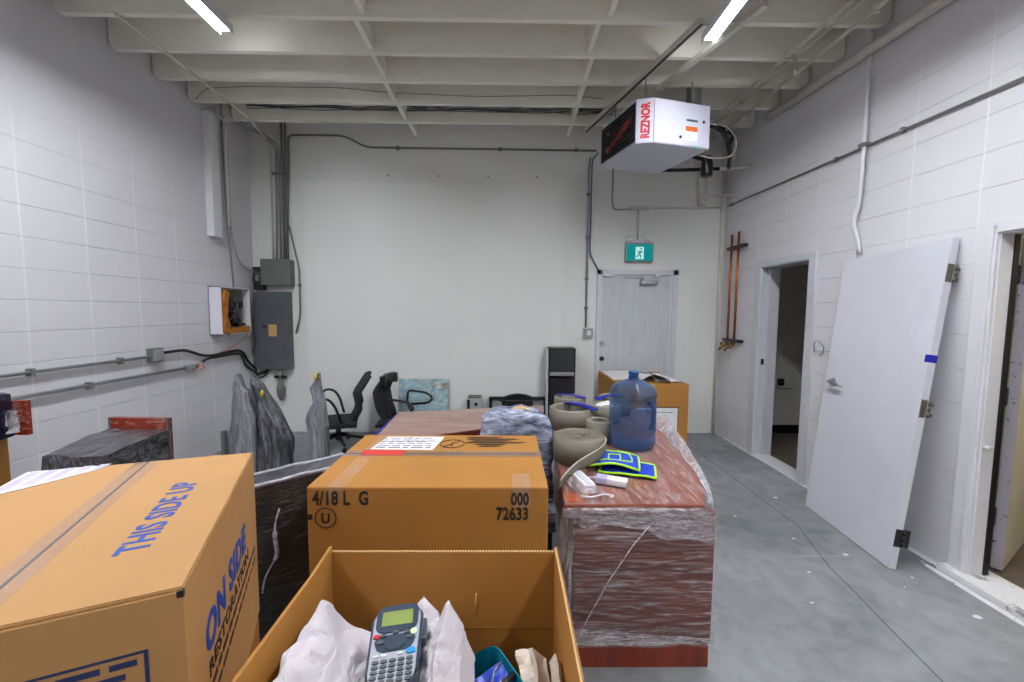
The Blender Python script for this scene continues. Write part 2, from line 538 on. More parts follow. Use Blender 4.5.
b.box((XR, O1[0], O1[2]), (WX, O1[1], ZC))
b.box((XR, O1[1], 0), (WX, YB + T, ZC))
struct(b.build('wall_right', M['wall_right']))
struct(MB().box((XL - T, YF - T, ZC), (WX, YB + T, ZC + .1)).build('ceiling', M['ceiling']))
y = 3.287 + 3*.3838
while y > YF + .1:                               # joists run from side wall to side wall
    p = []
    for (x, z) in ((XL + .012, ZC), (XL + .012, ZJ + .045), (XL + .03, ZJ + .012), (XL + .06, ZJ), (XR - .06, ZJ), (XR - .02, ZJ + .02), (XR - .012, ZJ + .06), (XR - .012, ZC)):
        p.append((x, y, z))
    struct(MB().prism(p, (0, .04, 0)).build('ceiling_joist', M['ceiling']))
    y -= .3838
# solid blocking strips between the joists, two rows, slightly staggered
for row, xs in enumerate(((-1.06, -1.08, -1.09, -1.07, -1.06, -.99, -1.04, -1.08), (.67, .67, .665, .655, .62, .68, .66, .64))):
    yy = 3.287 + 4*.3838
    b = MB()
    for x in xs:
        b.box((x - .018, yy - .3838 + .04, ZJ + .022), (x + .02, yy, ZJ + .15))
        yy -= .3838
    struct(b.build('ceiling_blocking', M['ceiling']))
# painted board fixed over the middle of the back wall
struct(MB().box((-2.43, YB - .012, 0), (.655, YB, 3.02), .002).build('wall_board', M['panel']))
b = MB()
for x in (-1.42, -.83, -.24, .34): 
    b.tube([(x, YB - .014, 3.1), (x, YB, 3.1)], .008, 8)
struct(b.build('wall_hole', M['black']))
# white painted strip at the foot of the right wall
b = MB()
b.prism([(2.575, 2.28, .001), (2.62, 2.28, .001), (2.62, 3.48, .001), (2.585, 3.48, .001), (2.595, 2.9, .001)], (0, 0, .002))
b.prism([(2.50, 1.2, .001), (2.55, 1.2, .001), (2.55, 2.28, .001), (2.545, 2.36, .001), (2.515, 2.32, .001)], (0, 0, .002))
b.prism([(2.585, 4.1, .001), (2.62, 4.1, .001), (2.62, 4.93, .001), (2.6, 4.93, .001)], (0, 0, .002))
struct(b.build('trim_1', M['sill']))
# control joint and crack in the slab
b = MB()
b.prism([(2.066, 4.9, .0005), (2.071, 4.9, .0005), (2.077, 2.74, .0005), (2.072, 2.74, .0005)], (0, 0, .0008))
pts = [(2.074, 2.76), (1.99, 2.5), (1.93, 2.3), (1.89, 2.05), (1.85, 1.85), (1.80, 1.55), (1.77, 1.2)]
for (x0, y0), (x1, y1) in zip(pts, pts[1:]):
    b.prism([(x0, y0, .0005), (x0 + .0045, y0, .0005), (x1 + .0045, y1, .0005), (x1, y1, .0005)], (0, 0, .0008))
struct(b.build('floor_joint', plain('dark_grey_joint', (74, 75, 76), .8)))
b = MB()
for (x, y, r) in ((2.13, 2.42, .022), (1.93, 2.6, .012), (2.21, 2.12, .008), (2.33, 2.2, .008), (1.77, 2.25, .012), (1.6, 2.0, .008), (2.2, 3.2, .02), (1.5, 3.4, .016), (1.7, 2.9, .014), (2.36, 1.9, .02)):
    b.prism([(x + r*random.uniform(.6, 1.5)*math.cos(a*PI/3), y + r*random.uniform(.4, .9)*math.sin(a*PI/3), .0005) for a in range(6)], (0, 0, .001))
struct(b.build('floor_paint_spots', M['white_paint']))

# small doorway in the right wall
b = MB()
b.box((XR - .022, O1[1] - .012, 0), (XR, O1[1] + .085, O1[2] + .05), .004)
b.box((XR - .022, O1[0] - .07, 0), (XR, O1[0] + .008, O1[2] + .05), .004)
b.box((XR - .022, O1[0], O1[2] - .008), (XR, O1[1], O1[2] + .05), .004)
b.box((XR - .01, O1[1] - .02, 0), (WX + .02, O1[1], O1[2]), .003)
b.box((XR - .01, O1[0], 0), (WX + .02, O1[0] + .018, O1[2]), .003)
b.box((XR - .01, O1[0], O1[2] - .02), (WX + .02, O1[1], O1[2]), .003)
b.box((XR + .06, O1[1] - .035, 0), (XR + .10, O1[1] - .02, O1[2]), .003)
b.box((XR + .06, O1[0] + .018, 0), (XR + .10, O1[0] + .03, O1[2]), .003)
d1 = struct(b.build('door_1', M['frame_paint']))
sp = MB().box((XR + .02, O1[1] - .026, .97), (XR + .05, O1[1] - .0205, 1.03), .002).build('strike_plate', M['black'], d1, True)
struct(MB().box((XR - .03, O1[0] - .02, .0), (WX, O1[1] + .02, .012), .003).build('trim_2', M['white_paint']))
# the small room behind it
RX, RY0, RY1, RZ = 4.5, 3.0, YB + T, 2.5
struct(MB().box((WX, RY0, -.1), (RX, RY1, 0.0)).build('floor_washroom', M['wood_floor']))
b = MB()
b.box((WX, RY1 - T + .03, 0), (RX, RY1, RZ)); b.box((RX, RY0, 0), (RX + .1, RY1, RZ)); b.box((WX, RY0 - .1, 0), (RX + .1, RY0, RZ))
struct(b.build('wall_washroom', block_wall('painted_block_washroom', 0, .62, .17, 9, (238, 236, 224), .6)))
struct(MB().box((WX, RY0 - .1, RZ), (RX + .1, RY1, RZ + .1)).build('ceiling_washroom', M['ceiling']))
struct(MB().box((WX, RY1 - T + .015, .0), (RX, RY1 - T + .03, .10), .003).build('baseboard_washroom', M['baseboard']))
# large doorway, sill and corridor
b = MB()
b.box((XR - .02, O2[1] - .012, .04), (XR, O2[1] + .085, O2[2] + .055), .004)
b.box((XR - .02, O2[0] - .07, .04), (XR, O2[0] + .01, O2[2] + .055), .004)
b.box((XR - .02, O2[0], O2[2] - .01), (XR, O2[1], O2[2] + .055), .004)
b.box((XR - .028, O2[1] + .0, .04), (XR - .015, O2[1] + .022, O2[2] + .03), .003)
b.box((XR - .005, O2[1] - .02, .04), (XR + .068, O2[1], O2[2]), .003)
b.box((XR - .005, O2[0], .04), (WX + .01, O2[0] + .02, O2[2]), .003)
b.box((XR - .005, O2[0], O2[2] - .02), (WX + .01, O2[1], O2[2]), .003)
b.box((XR + .0, O2[1] - .045, .78), (XR + .035, O2[1] - .02, .788))
d2 = struct(b.build('door_2', M['white_paint']))
MB().box((XR + .066, O2[1] - .026, .045), (XR + .094, O2[1] + .004, O2[2])).build('weatherstrip', M['black'], d2, True)
b = MB().box((2.55, .9, 0), (WX, O2[1] + .10, .042), .008)
struct(b.build('trim_3', M['sill']))
CX = 4.3
struct(MB().box((XR + .16, -1.0, -.1), (CX, 2.9, .03)).build('floor_corridor', M['wood_floor']))
b = MB()
b.box((CX, -1, .0), (CX + .1, 2.9, 2.6)); b.box((XR + .065, 2.8, 0), (CX, 2.9, 2.6)); b.box((WX, -1.1, 0), (CX, -1, 2.6))
struct(b.build('wall_corridor', M['cream_door']))
struct(MB().box((WX, -1.1, 2.6), (CX + .1, 2.9, 2.7)).build('ceiling_corridor', M['ceiling']))
struct(MB().box((CX - .015, -1, .03), (CX, 2.8, .14)).build('baseboard_corridor', M['baseboard']))
t = thing('ceiling_light', 'corridor ceiling light beyond the open doorway on the right', 'light', (3.5, 1.2, 2.56))
MB().box((-.3, -.15, 0), (.3, .15, .04), .01).build('housing', M['enamel_white'], t)
MB().box((-.28, -.13, -.015), (.28, .13, 0.0), .004).build('diffuser', M['lamp_room'], t)
# corridor door standing open: grey chipped edge towards the room, cream face
dd = Vector((.866, .5, 0)); nn = Vector((-.5, .866, 0)); P0 = Vector((2.845, 2.195, .04))
def slab(b, p, u, ul, n, nl, z0, z1):
    b.prism([p, p + u*ul, p + u*ul + n*nl, p + n*nl], (0, 0, z1 - z0), Matrix.Translation((0, 0, z0 - p.z)))
    return b
t = thing('door', 'cream corridor door standing open beyond right doorway', 'door', P0)
slab(MB(), P0 + dd*.006, dd, .85, nn, .045, .045, 1.93).build('door_leaf', M['cream_door'], t, True)
plabel(slab(MB(), P0 - dd*.001, dd, .008, nn, .046, .045, 1.93).build('door_edge', M['peeling'], t, True), 'chipped grey painted edge')
for z in (.30, 1.0, 1.68):
    b = MB()
    q = P0 + nn*.045
    b.box((-.03, -.012, z), (.03, .03, z + .1), .003, frame_mat((q.x - .015, q.y, 0), dd, nn))
    b.tube([(q.x - .02, q.y + .01, z - .01), (q.x - .02, q.y + .01, z + .11)], .012, 8)
    b.build('hinge', M['black'], t, True)

# exit door in the back wall
ex0, ex1, ezt = 1.081, 2.066, 2.015
b = MB()
b.box((ex0, YB - .03, 0), (ex0 + .062, YB, ezt), .004); b.box((ex1 - .062, YB - .03, 0), (ex1, YB, ezt), .004)
b.box((ex0, YB - .03, ezt - .06), (ex1, YB, ezt), .004)
b.box((ex1 - .10, YB - .018, 0), (ex1 - .062, YB, ezt - .06), .003)
d3 = struct(b.build('door_3', M['frame_paint']))
leaf = MB().box((ex0 + .064, YB - .014, .01), (ex1 - .10, YB, ezt - .064), .002).build('door_leaf', M['exit_door'], d3, True)
b = MB()
b.box((1.60, YB - .07, 1.835), (1.80, YB - .012, 1.885), .008)
b.box((1.42, YB - .03, 1.915), (1.66, YB - .02, 1.93), .002, )
b.box((1.63, YB - .045, 1.88), (1.66, YB - .02, 1.93), .002)
b.build('door_closer', M['steel'], d3, True)
for z in (1.12, .935):
    MB().tube([(1.155, YB - .012, z), (1.155, YB - .05, z)], .028, 16).build('lock_knob', M['black'] if z < 1 else M['steel'], d3, True)
for xx in ((1.16, 1.28), (1.78, 1.84)):
    MB().box((xx[0], YB - .05, 1.93), (xx[1], YB - .02, 1.96), .006).build('bracket', M['enamel_white'], d3, True)

# ================================================================== LAMPS
def strip(name, label, x, y1, length, mat, rods=True):
    t = thing(name, label, 'light', (x, y1, 3.40), 0, 'strip lights under the ceiling joists')
    b = MB().box((-.042, -length, .018), (.042, 0, .05), .006)
    for sx in (-1, 1): b.box((sx*.042 - .0015, -length, -.018), (sx*.042 + .0015, 0, .03), .001)
    b.build('housing', M['enamel_white'], t)
    MB().box((-.036, -length + .01, .0), (.036, -.01, .02), .004).build('diffuser', mat, t)
    for q in (-.25, -length + .25):
        MB().tube([(0, q, .05), (0, q, .09)], .003, 6).build('hanger', M['steel'], t)
strip('strip_light', 'lit strip light under the joists at upper left', -1.93, 2.95, 2.5, M['lamp'])
strip('strip_light', 'lit strip light under the joists right of centre, above the wall heater', 1.385, 2.97, 2.5, M['lamp'])
strip('strip_light', 'lit strip light behind the camera, left row', -1.93, .2, 2.5, M['lamp_back'])
strip('strip_light', 'lit strip light behind the camera, right row', 1.385, .2, 2.5, M['lamp_back'])

# ================================================================== PIPES AND CONDUITS
def conduit(label, pts, r, mat, clips=(), cat='conduit', name='conduit', bend=.06, group=None):
    o = MB().tube(smooth(pts, bend), r, 10).build(name, mat)
    tag(o, label, cat, group)
    for p, nrm in clips:
        p = Vector(p)
        b = MB()
        b.box((p.x - r*1.8, p.y - r*1.8, p.z - .012), (p.x + r*1.8, p.y + r*1.8, p.z + .012), .002) if nrm == 'z' else \
            b.box((p.x - r*1.6, p.y - .012, p.z - r*2), (p.x + r*1.6, p.y + .012, p.z + r*2), .002)
        b.build('clip', M['galv_dark'] if mat != M['cream'] else M['cream'], o, True)
    return o

XW = XL + .025
conduit('grey conduit along left wall, upper of the two, ending at a square junction box', [(XW, -1, 1.10), (XW, 3.46, 1.10)], .0125, M['galv'], [((XW, 2.6, 1.10), 'y'), ((XW, 3.2, 1.10), 'y'), ((XW, 1.9, 1.1), 'y')])
conduit('grey conduit along left wall, lower of the two, ending at a pulled-open fitting', [(XW, -1, .95), (XW, 3.84, .95)], .0125, M['galv'], [((XW, 2.95, .95), 'y')])
t = thing('junction_box', 'square grey junction box on left wall at end of upper conduit', 'junction box', (XL, 3.52, 1.05))
MB().box((0, -.06, 0), (.05, .06, .12), .004).build('box_body', M['galv_dark'], t)
MB().box((.05, -.052, .012), (.055, .052, .108), .002).build('cover_plate', M['galv'], t)
t = thing('conduit_fitting', 'open grey conduit fitting on left wall spilling orange wires', 'conduit fitting', (XL, 3.9, .92))
MB().box((0, -.055, 0), (.045, .035, .06), .006).build('fitting_body', M['galv'], t)
MB().tube([(.022, .03, .03), (.022, .09, .035)], .018, 12).build('bushing', M['galv_dark'], t)
for i in range(6):
    a = Vector((XL + .02, 3.98, .955))
    e = a + Vector((random.uniform(.02, .06), random.uniform(.02, .14), random.uniform(-.05, .06)))
    mid = (a + e)/2 + Vector((.03, 0, random.uniform(-.04, .04)))
    MB().tube(smooth([a, mid, e], .05), .0028, 6).build('loose_wire', M['orange_wire'], t, True)
def lw(u, v, x=XL + .03): return at(u, v, x=x)
o = conduit('long orange wire rising along left wall from open fitting to panel box', [lw(208, 360), lw(213, 356), lw(224, 351), lw(234, 346), lw(241, 341), lw(247, 335), lw(250, 330)], .0035, M['orange_wire'], cat='wire', name='orange_wire')
cab = [lw(162, 353), lw(172, 351.5), lw(184, 350), lw(192, 352), lw(200, 355), lw(210, 356), lw(220, 354), lw(230, 351.5), lw(239, 350), lw(244, 353), lw(247, 360)]
cab2 = [Vector((XL + .05, 4.88, .78)), at(255, 373.5, y=YB - .04), at(262, 374, y=YB - .04), at(268, 370, y=YB - .04), at(270, 366, y=YB - .04)]
conduit('thick black cable along left wall curving into the grey panel', cab + cab2, .014, M['black_cable'], cat='cable', name='black_cable')
cab = [lw(203, 362), lw(207, 358.5), lw(220, 356.5), lw(230, 354), lw(240, 353), lw(243, 357), lw(245, 365)]
cab2 = [Vector((XL + .06, 4.88, .72)), at(258, 378, y=YB - .05), at(264, 377, y=YB - .05), at(268, 371, y=YB - .05), at(270, 366, y=YB - .05)]
conduit('second black cable, hanging just below the first under the grey panel', cab + cab2, .011, M['black_cable'], cat='cable', name='black_cable')

# open equipment box with orange insulation on the left wall
t = thing('equipment_box', 'open white equipment box on left wall with orange insulation and dark gear inside', 'electrical box', (XL, 4.44, 1.24))
b = MB()
b.box((0, -.235, 0), (.13, -.225, .50), .002); b.box((0, .225, 0), (.13, .235, .50), .002)
b.box((0, -.235, 0), (.13, .235, .012), .002); b.box((0, -.235, .488), (.13, .235, .50), .002); b.box((0, -.235, 0), (.01, .235, .5))
b.build('box_body', M['enamel_white'], t)
b = MB()
b.prism([(.115, -.22, .03), (.115, -.15, .0), (.115, -.14, .09), (.115, -.175, .2), (.115, -.14, .44), (.115, -.18, .47), (.115, -.225, .38), (.115, -.2, .25)], (.04, 0, 0))
b.prism([(.11, -.20, .012), (.11, .2, .012), (.11, .2, .08), (.11, -.10, .07)], (.03, 0, 0))
b.build('insulation_board', M['foam'], t)
b = MB()
b.box((.02, -.13, .07), (.06, .2, .47), .004)
b.build('gear_plate', plain('olive_gear_plate', (118, 112, 84), .5, .2, var=.3, nscale=14), t)
b = MB()
for (yy, zz, sy, sz, dx) in ((-.06, .33, .06, .12, .06), (.03, .30, .08, .1, .05), (-.03, .18, .05, .12, .07), (.05, .16, .07, .08, .05), (.12, .32, .05, .08, .05), (-.08, .1, .04, .06, .04), (.1, .1, .12, .03, .06)):
    b.box((.06, yy - sy/2, zz - sz/2), (.06 + dx, yy + sy/2, zz + sz/2), .006)
b.build('switch_gear', M['black'], t)
b = MB()
for i in range(9):
    p = Vector((.07, random.uniform(-.1, .1), random.uniform(.12, .42))); q = Vector((.10, random.uniform(-.1, .1), random.uniform(.12, .42)))
    b.tube(smooth([p, (p + q)/2 + Vector((.06, 0, 0)), q], .08), .005, 6)
b.build('inner_wiring', M['wrap_dark'], t)
conduit('short pink wire beside the open equipment box', [at(252, 311, y=YB - .03), at(254, 322, y=YB - .05), at(253, 335, y=YB - .03)], .005, M['red_sticker'], cat='wire', name='pink_wire')

# grey breaker panel, box above, disconnect switch
t = thing('breaker_panel', 'tall grey breaker panel on back wall beside the left corner', 'electrical panel', (-2.81, YB, .79))
MB().box((-.205, -.11, 0), (.205, 0, .93), .006).build('cabinet', M['panel_grey'], t)
MB().box((-.15, -.118, .10), (.15, -.108, .83), .004).build('door', M['panel_grey'], t)
MB().box((-.025, -.122, .40), (.07, -.117, .54), .001).build('paper_label', M['tan'], t)
MB().box((-.09, -.128, .50), (-.06, -.116, .53), .003).build('latch', M['black'], t)
MB().box((-.24, -.08, .06), (-.205, -.02, .25), .004).build('side_box', M['panel_grey'], t)
t = thing('wiring_box', 'square grey wiring box on back wall above the tall breaker panel', 'electrical box', (-2.73, YB, 1.795))
MB().box((-.17, -.11, 0), (.165, 0, .30), .005).build('box_body', M['box_grey'], t)
MB().box((-.175, -.122, -.004), (.17, -.11, .304), .004).build('cover', M['box_grey'], t)
MB().box((.03, -.128, .10), (.06, -.12, .115)).build('latch', M['galv_dark'], t)
t = thing('disconnect_switch', 'small black switch box on back wall left of the square wiring box', 'switch', (-2.96, YB, 1.74))
MB().box((-.055, -.09, .0), (.055, 0, .27), .008).build('switch_body', M['black'], t)
MB().box((-.02, -.11, .10), (.02, -.085, .18), .006).build('switch_handle', M['galv_dark'], t)
# grounding clamp below the panel
t = thing('valve', 'grey fitting with black cross handle hanging on the back wall under breaker panel', 'valve', (-2.75, YB, .42))
MB().tube([(0, -.05, .24), (0, -.05, .37)], .018, 12).build('pipe_stub', M['galv'], t)
MB().box((-.075, -.065, .255), (.075, -.035, .29), .008).build('cross_handle', M['black'], t)
MB().lathe([(.0, -.02), (.022, -.005), (.045, .05), (.048, .14), (.03, .2), (.014, .24), (.0, .245)], 16, (0, -.055, 0)).build('bulb_body', M['galv_dark'], t)

# conduits rising from the wiring box
ords = ['leftmost', 'second from left', 'middle', 'second from right', 'rightmost']
tops = [[(-2.76, 4.97, 3.35), (-2.85, 4.6, 3.47), (-2.92, 3.5, 3.47)], [(-2.72, 4.97, 3.40), (-2.78, 4.7, 3.46), (-3.0, 4.42, 3.5), (-2.95, 4.38, 3.7)], [(-2.69, 4.97, 3.42), (-2.74, 4.72, 3.46), (-2.9, 4.42, 3.5), (-2.85, 4.38, 3.7)],
        [(-2.65, 4.97, 3.50), (-2.65, 4.93, 3.7)], [(-2.61, 4.97, 3.55), (-2.60, 4.93, 3.7)]]
for i, (x, tp) in enumerate(zip((-2.80, -2.755, -2.71, -2.665, -2.625), tops)):
    pts = [(x, YB - .035, 2.09)] + [(a, min(bb, YB - .035), c) for a, bb, c in tp]
    if i == 0: pts = [(x, YB - .035, 2.09), (-2.79, YB - .035, 3.42), at(250, 119, z=3.462), at(188, 70, z=3.462), at(115, 13, z=3.462)]
    conduit('%s of five thin conduits rising from the wiring box%s' % (ords[i], ', crossing diagonally under the joists' if i == 0 else ''), pts, .011 if i != 3 else .016, M['cream'] if i == 0 else M['galv'] if i < 3 else M['galv_dark'], [((x, YB - .035, 3.1), 'z')] if i else [], group='conduits rising from the wiring box')
conduit('thin dark cable looping down the right side of the grey panel', [(-2.60, YB - .03, 2.5), (-2.50, YB - .03, 2.0), (-2.50, YB - .03, 1.45), (-2.56, YB - .03, 1.22)], .009, M['galv_dark'], [((-2.5, YB - .03, 1.8), 'z')], cat='cable', name='cable')
conduit('grey cable falling from ceiling beside white post to the equipment box', [(XL + .05, 4.45, 3.6), (XL + .04, 4.46, 3.3), (XL + .04, 4.48, 2.4), (XL + .06, 4.5, 1.95), (XL + .07, 4.5, 1.72)], .009, M['galv_dark'], cat='cable', name='cable')
conduit('grey cable swinging from beside white post across to the wiring box', [(XL + .06, 4.5, 3.3), (XL + .05, 4.52, 2.35), (XL + .08, 4.6, 1.98), (-2.95, 4.9, 1.92), (-2.9, 4.9, 2.0), (-2.87, 4.9, 2.06)], .008, M['galv'], cat='cable', name='cable', bend=.15)
conduit('cream cable bending round the ceiling corner beside the white post', [(XL + .07, 4.47, 2.4), (XL + .07, 4.47, 3.46), (-2.85, 4.5, 3.52), (-2.3, 4.47, 3.52)], .014, M['cream'], cat='cable', name='cable', bend=.12)
o = MB().box((XL, 4.235, 2.25), (XL + .075, 4.36, ZJ), .006).build('wall_post', M['white_paint'])
tag(o, 'square white boxed post hanging on left wall near ceiling', 'post')

# back wall conduits
YC = YB - .022
conduit('grey conduit running across the top of the back wall from the corner bundle', [(-2.64, YC, 2.12), (-2.585, YC, 3.3), (-2.585, YC, 3.545), (-1.93, YC, 3.545), (-1.67, YC, 3.415), (1.04, YC, 3.405)], .011, M['galv_dark'], [((-1.3, YC, 3.41), 'y'), ((-.1, YC, 3.41), 'y'), ((.8, YC, 3.41), 'y')], bend=.08)
conduit('grey conduit dropping on back wall to a switch left of the exit door', [(.97, YC, 3.33), (.955, YC, 3.2), (.955, YC, 1.30)], .012, M['galv'], [((.955, YC, z), 'z') for z in (2.9, 2.4, 1.9, 1.55)])
conduit('blue cable clipped beside the conduit left of the exit door', [(1.06, YC, 3.38), (.99, YC - .01, 3.3), (.985, YC - .01, 2.75), (.985, YC - .01, 2.2), (1.09, YC, 2.02)], .0075, plain('blue_cable', (62, 104, 150), .5), [], cat='cable', name='cable')
t = thing('wall_switch', 'small grey surface switch box on back wall left of the exit door', 'switch', (.985, YB, 1.19))
MB().box((-.055, -.05, 0), (.055, 0, .12), .006).build('switch_box', M['galv'], t)
MB().box((-.02, -.056, .03), (.03, -.05, .09), .002).build('cover_plate', M['enamel_white'], t)
conduit('thin conduit dropping below heater then bending right to a small junction', [(1.24, YC, 3.5), (1.24, YC, 2.80), (1.27, YC, 2.72), (1.46, YC, 2.735)], .009, M['galv'])
conduit('thin cream conduit on back wall from junction to the right corner', [(1.66, YC, 2.745), (XR - .02, YC, 2.765)], .008, M['cream'])
o = MB().tube([(1.45, YC, 2.735), (1.56, YC, 2.75), (1.67, YC, 2.745)], .022, 12).build('junction_box', M['cream'])
tag(o, 'small round cream junction above the green exit sign', 'junction box')
conduit('short vertical conduit feeding the green exit sign', [(1.56, YC, 2.73), (1.56, YC, 2.37)], .014, M['cream'])
# exit sign
t = thing('exit_sign', 'lit green exit sign with white running figure above the back door', 'exit sign', (1.577, YB, 2.108))
MB().box((-.168, -.06, 0), (.168, 0, .225), .008).build('sign_box', M['galv'], t)
MB().box((-.158, -.064, .012), (.158, -.059, .205), .002).build('sign_face', M['sign_green'], t)
b = MB()                                         # doorway shape with the figure left green
b.box((-.052, -.067, .03), (.046, -.0635, .175))
win = b.build('sign_window', M['sign_white'], t)
b = MB()
def limb(pts, r): b.tube([(x, -.0675, z) for x, z in pts], r, 6)
limb([(.006, .128), (-.004, .098), (-.010, .085)], .010)
limb([(-.01, .088), (-.028, .068), (-.044, .052)], .007)
limb([(-.008, .088), (.012, .070), (.004, .04)], .007)
limb([(.006, .125), (-.018, .118), (-.03, .10)], .0055)
limb([(.006, .125), (.024, .11), (.036, .118)], .0055)
b.lathe([(.0, -.011), (.008, -.008), (.011, 0), (.008, .008), (0, .011)], 10, (.014, -.0675, .150))
b.build('running_figure', M['sign_green'], t)
for sx in (-1, 1):
    b = MB()
    b.lathe([(.0, .0), (.036, .004), (.042, .02), (.02, .06), (0, .065)], 16)
    bm = b.bm
    bm.transform(Matrix.Translation((sx*.12 - .02, -.08, .275)) @ Matrix.Rotation(sx*.7, 4, 'Y') @ Matrix.Rotation(PI + .6, 4, 'X'))
    b.build('emergency_lamp', M['enamel_white'], t)
MB().box((-.15, -.05, .222), (.15, 0, .262), .006).build('lamp_bar', M['enamel_white'], t)

# right wall pipes
XC = XR - .018
conduit('thin grey conduit running the length of the right wall above the doors', [(XC, -1, 2.65), (XC, 2.134, 2.706), (XC, 4.88, 2.765)], .008, M['galv_dark'], [((XC, 4.8, 2.763), 'y'), ((XC, 3.3, 2.73), 'y'), ((XC, 2.75, 2.72), 'y')])
conduit('white vertical conduit on right wall ending above the leaning door', [(XC - .12, 3.0, 3.6), (XC - .02, 3.03, 3.55), (XC - .02, 3.02, 2.7), (XC - .02, 3.03, 2.3), (XC - .02, 3.08, 2.2), (XC - .01, 3.03, 2.05), (XC, 3.02, 1.95)], .015, M['white_paint'], [((XC - .02, 3.02, 2.73), 'z')], bend=.08)
conduit('thick white pipe sloping along the right wall just under the ceiling', [(XR - .05, 4.15, 3.44), (XR - .05, 2.4, 3.36), (XR - .05, -2, 3.28)], .036, M['cream'], [], cat='pipe', name='pipe')
for lab, p0, p1 in (('cream conduit under the joists at upper right, innermost of three', (2.12, 2.4, 3.43), (2.02, 4.45, 3.43)),
                    ('cream conduit under the joists at upper right, middle of three', (2.19, 2.4, 3.44), (2.13, 4.5, 3.44)),
                    ('cream conduit under the joists at upper right, nearest the wall', (2.32, 2.4, 3.43), (2.28, 4.7, 3.42))):
    a, c = Vector(p0), Vector(p1)
    a = a + (a - c).normalized()*3
    conduit(lab, [a, c], .0125, M['cream'], [((a + (c - a)*q), 'y') for q in (.62, .75, .88)])
conduit('thin cream cable looping between the upper right conduits', [(2.05, 4.3, 3.45), (2.2, 4.45, 3.5), (2.45, 4.5, 3.42), (2.5, 4.6, 3.2)], .007, M['cream'], cat='cable', name='cable')
# copper pipes and valves in the right corner
t = thing('copper_pipes', 'pair of copper water pipes with brass valves on right wall corner', 'water pipes', (XR, 4.64, 1.13))
for dy, zt in ((.08, 1.27), (-.06, 1.28)):
    MB().tube([(-.045, dy, .06), (-.045, dy, zt)], .0135, 12).build('pipe', M['copper'], t)
for z in (1.10, .04):
    MB().box((-.06, -.17, z), (-.0, .16, z + .035), .005).build('wall_bracket', M['black'], t)
for dy, dx in ((.08, -.13), (-.06, -.14)):
    b = MB().tube(smooth([(-.045, dy, .07), (-.06, dy, -.01), (dx + .03, dy + .02, -.02), (dx, dy + .02, -.06)], .03), .014, 10)
    b.build('valve', M['brass'], t)
    MB().tube([(-.07, dy - .03, .03), (-.07, dy + .03, .03)], .008, 8).tube([(-.10, dy + .02, -.0), (-.10, dy + .02, .03)], .02, 10).build('tap_handle', M['brass'], t)
# wire hook left of the leaning door
t = thing('wall_hook', 'small bent wire hook on right wall between doorway and leaning door', 'hook', (XR, 3.36, 1.2))
MB().tube(smooth([(-.01, .05, -.02), (-.012, .055, .02), (-.03, .035, .075), (-.03, -.02, .078), (-.012, -.055, .03), (-.012, -.04, -.03), (-.01, -.0, -.04)], .02), .004, 8).build('wire_loop', M['steel'], t)
MB().box((-.008, -.03, -.01), (0, .03, .012), .002).build('hook_plate', M['enamel_white'], t)
# holder in the small room
t = thing('paper_holder', 'dark wall-mounted roll holder seen inside the small doorway', 'roll holder', (3.42, 5.0, .60))
MB().box((-.04, -.02, .0), (.04, 0, .09), .008).tube([(-.0, -.02, .05), (-.02, -.07, .03)], .02, 10).build('mount', M['black'], t)
MB().tube(smooth([(-.07, -.05, .03), (-.07, -.05, -.03), (.1, -.05, -.03)], .02), .008, 8).build('bar', M['steel'], t)

# ================================================================== HEATER AND ITS FITTINGS
HZ0, HZ1 = 2.9, 3.255
A_, B_, C_, D_, E_ = (Vector(p) for p in ((.886, 4.026, 0), (1.051, 3.466, 0), (1.187, 3.434, 0), (1.717, 3.571, 0), (1.504, 4.232, 0)))
t = thing('unit_heater', 'white ceiling-hung gas heater with black louvred front and red lettering', 'heater', (1.3, 3.8, HZ0))
b = MB().prism([(p.x, p.y, HZ0) for p in (A_, B_, C_, D_, E_)], (0, 0, HZ1 - HZ0))
bmesh.ops.bevel(b.bm, geom=b.bm.edges[:], offset=.006, segments=2, affect='EDGES')
b.build('casing', plain('pale_lilac_enamel', (198, 198, 212), .35, var=.02), t, True)
uAB = (B_ - A_).normalized(); nAB = Vector((-uAB.y, uAB.x, 0))*-1
if nAB.x > 0: nAB = -nAB
LAB = (B_ - A_).length
fm = frame_mat(A_ + Vector((0, 0, HZ0)), uAB, (0, 0, 1))      # z axis points out of the black face
sgn = 1 if fm.to_3x3().col[2].dot(nAB) > 0 else -1
MB().box((.02, .02, 0), (LAB - .005, HZ1 - HZ0 - .02, sgn*.004), 0, fm).build('front_grille', M['black'], t, True)
b = MB()
for i in range(9):
    z = .045 + i*.033
    b.box((.05, z, sgn*.002), (LAB - .03, z + .012, sgn*.012), .001, fm)
b.build('louvre', M['black_gloss'], t, True)
MB().prism([(.14, .06, 0), (.5, .185, 0), (.52, .24, 0), (.40, .215, 0), (.12, .10, 0)], (0, 0, sgn*.0135), fm).build('red_stripe', plain('dull_red_print', (130, 16, 24), .3), t, True)
MB().tube([fm @ Vector((.14, .10, sgn*.013)), fm @ Vector((.14, .10, sgn*.016))], .02, 12).tube([fm @ Vector((.16, .24, sgn*.013)), fm @ Vector((.16, .24, sgn*.016))], .018, 12).build('badge', M['box_grey'], t, True)
uBC = (C_ - B_).normalized(); nBC = Vector((uBC.y, -uBC.x, 0))
mid = (B_ + C_)/2 + nBC*.002
text('lettering', 'REZNOR', .094, frame_mat((mid + uBC*.034 + Vector((0, 0, HZ0 + .035))), (0, 0, 1), -uBC), M['red'], t, .0045, .76)
uCD = (D_ - C_).normalized(); nCD = Vector((uCD.y, -uCD.x, 0))
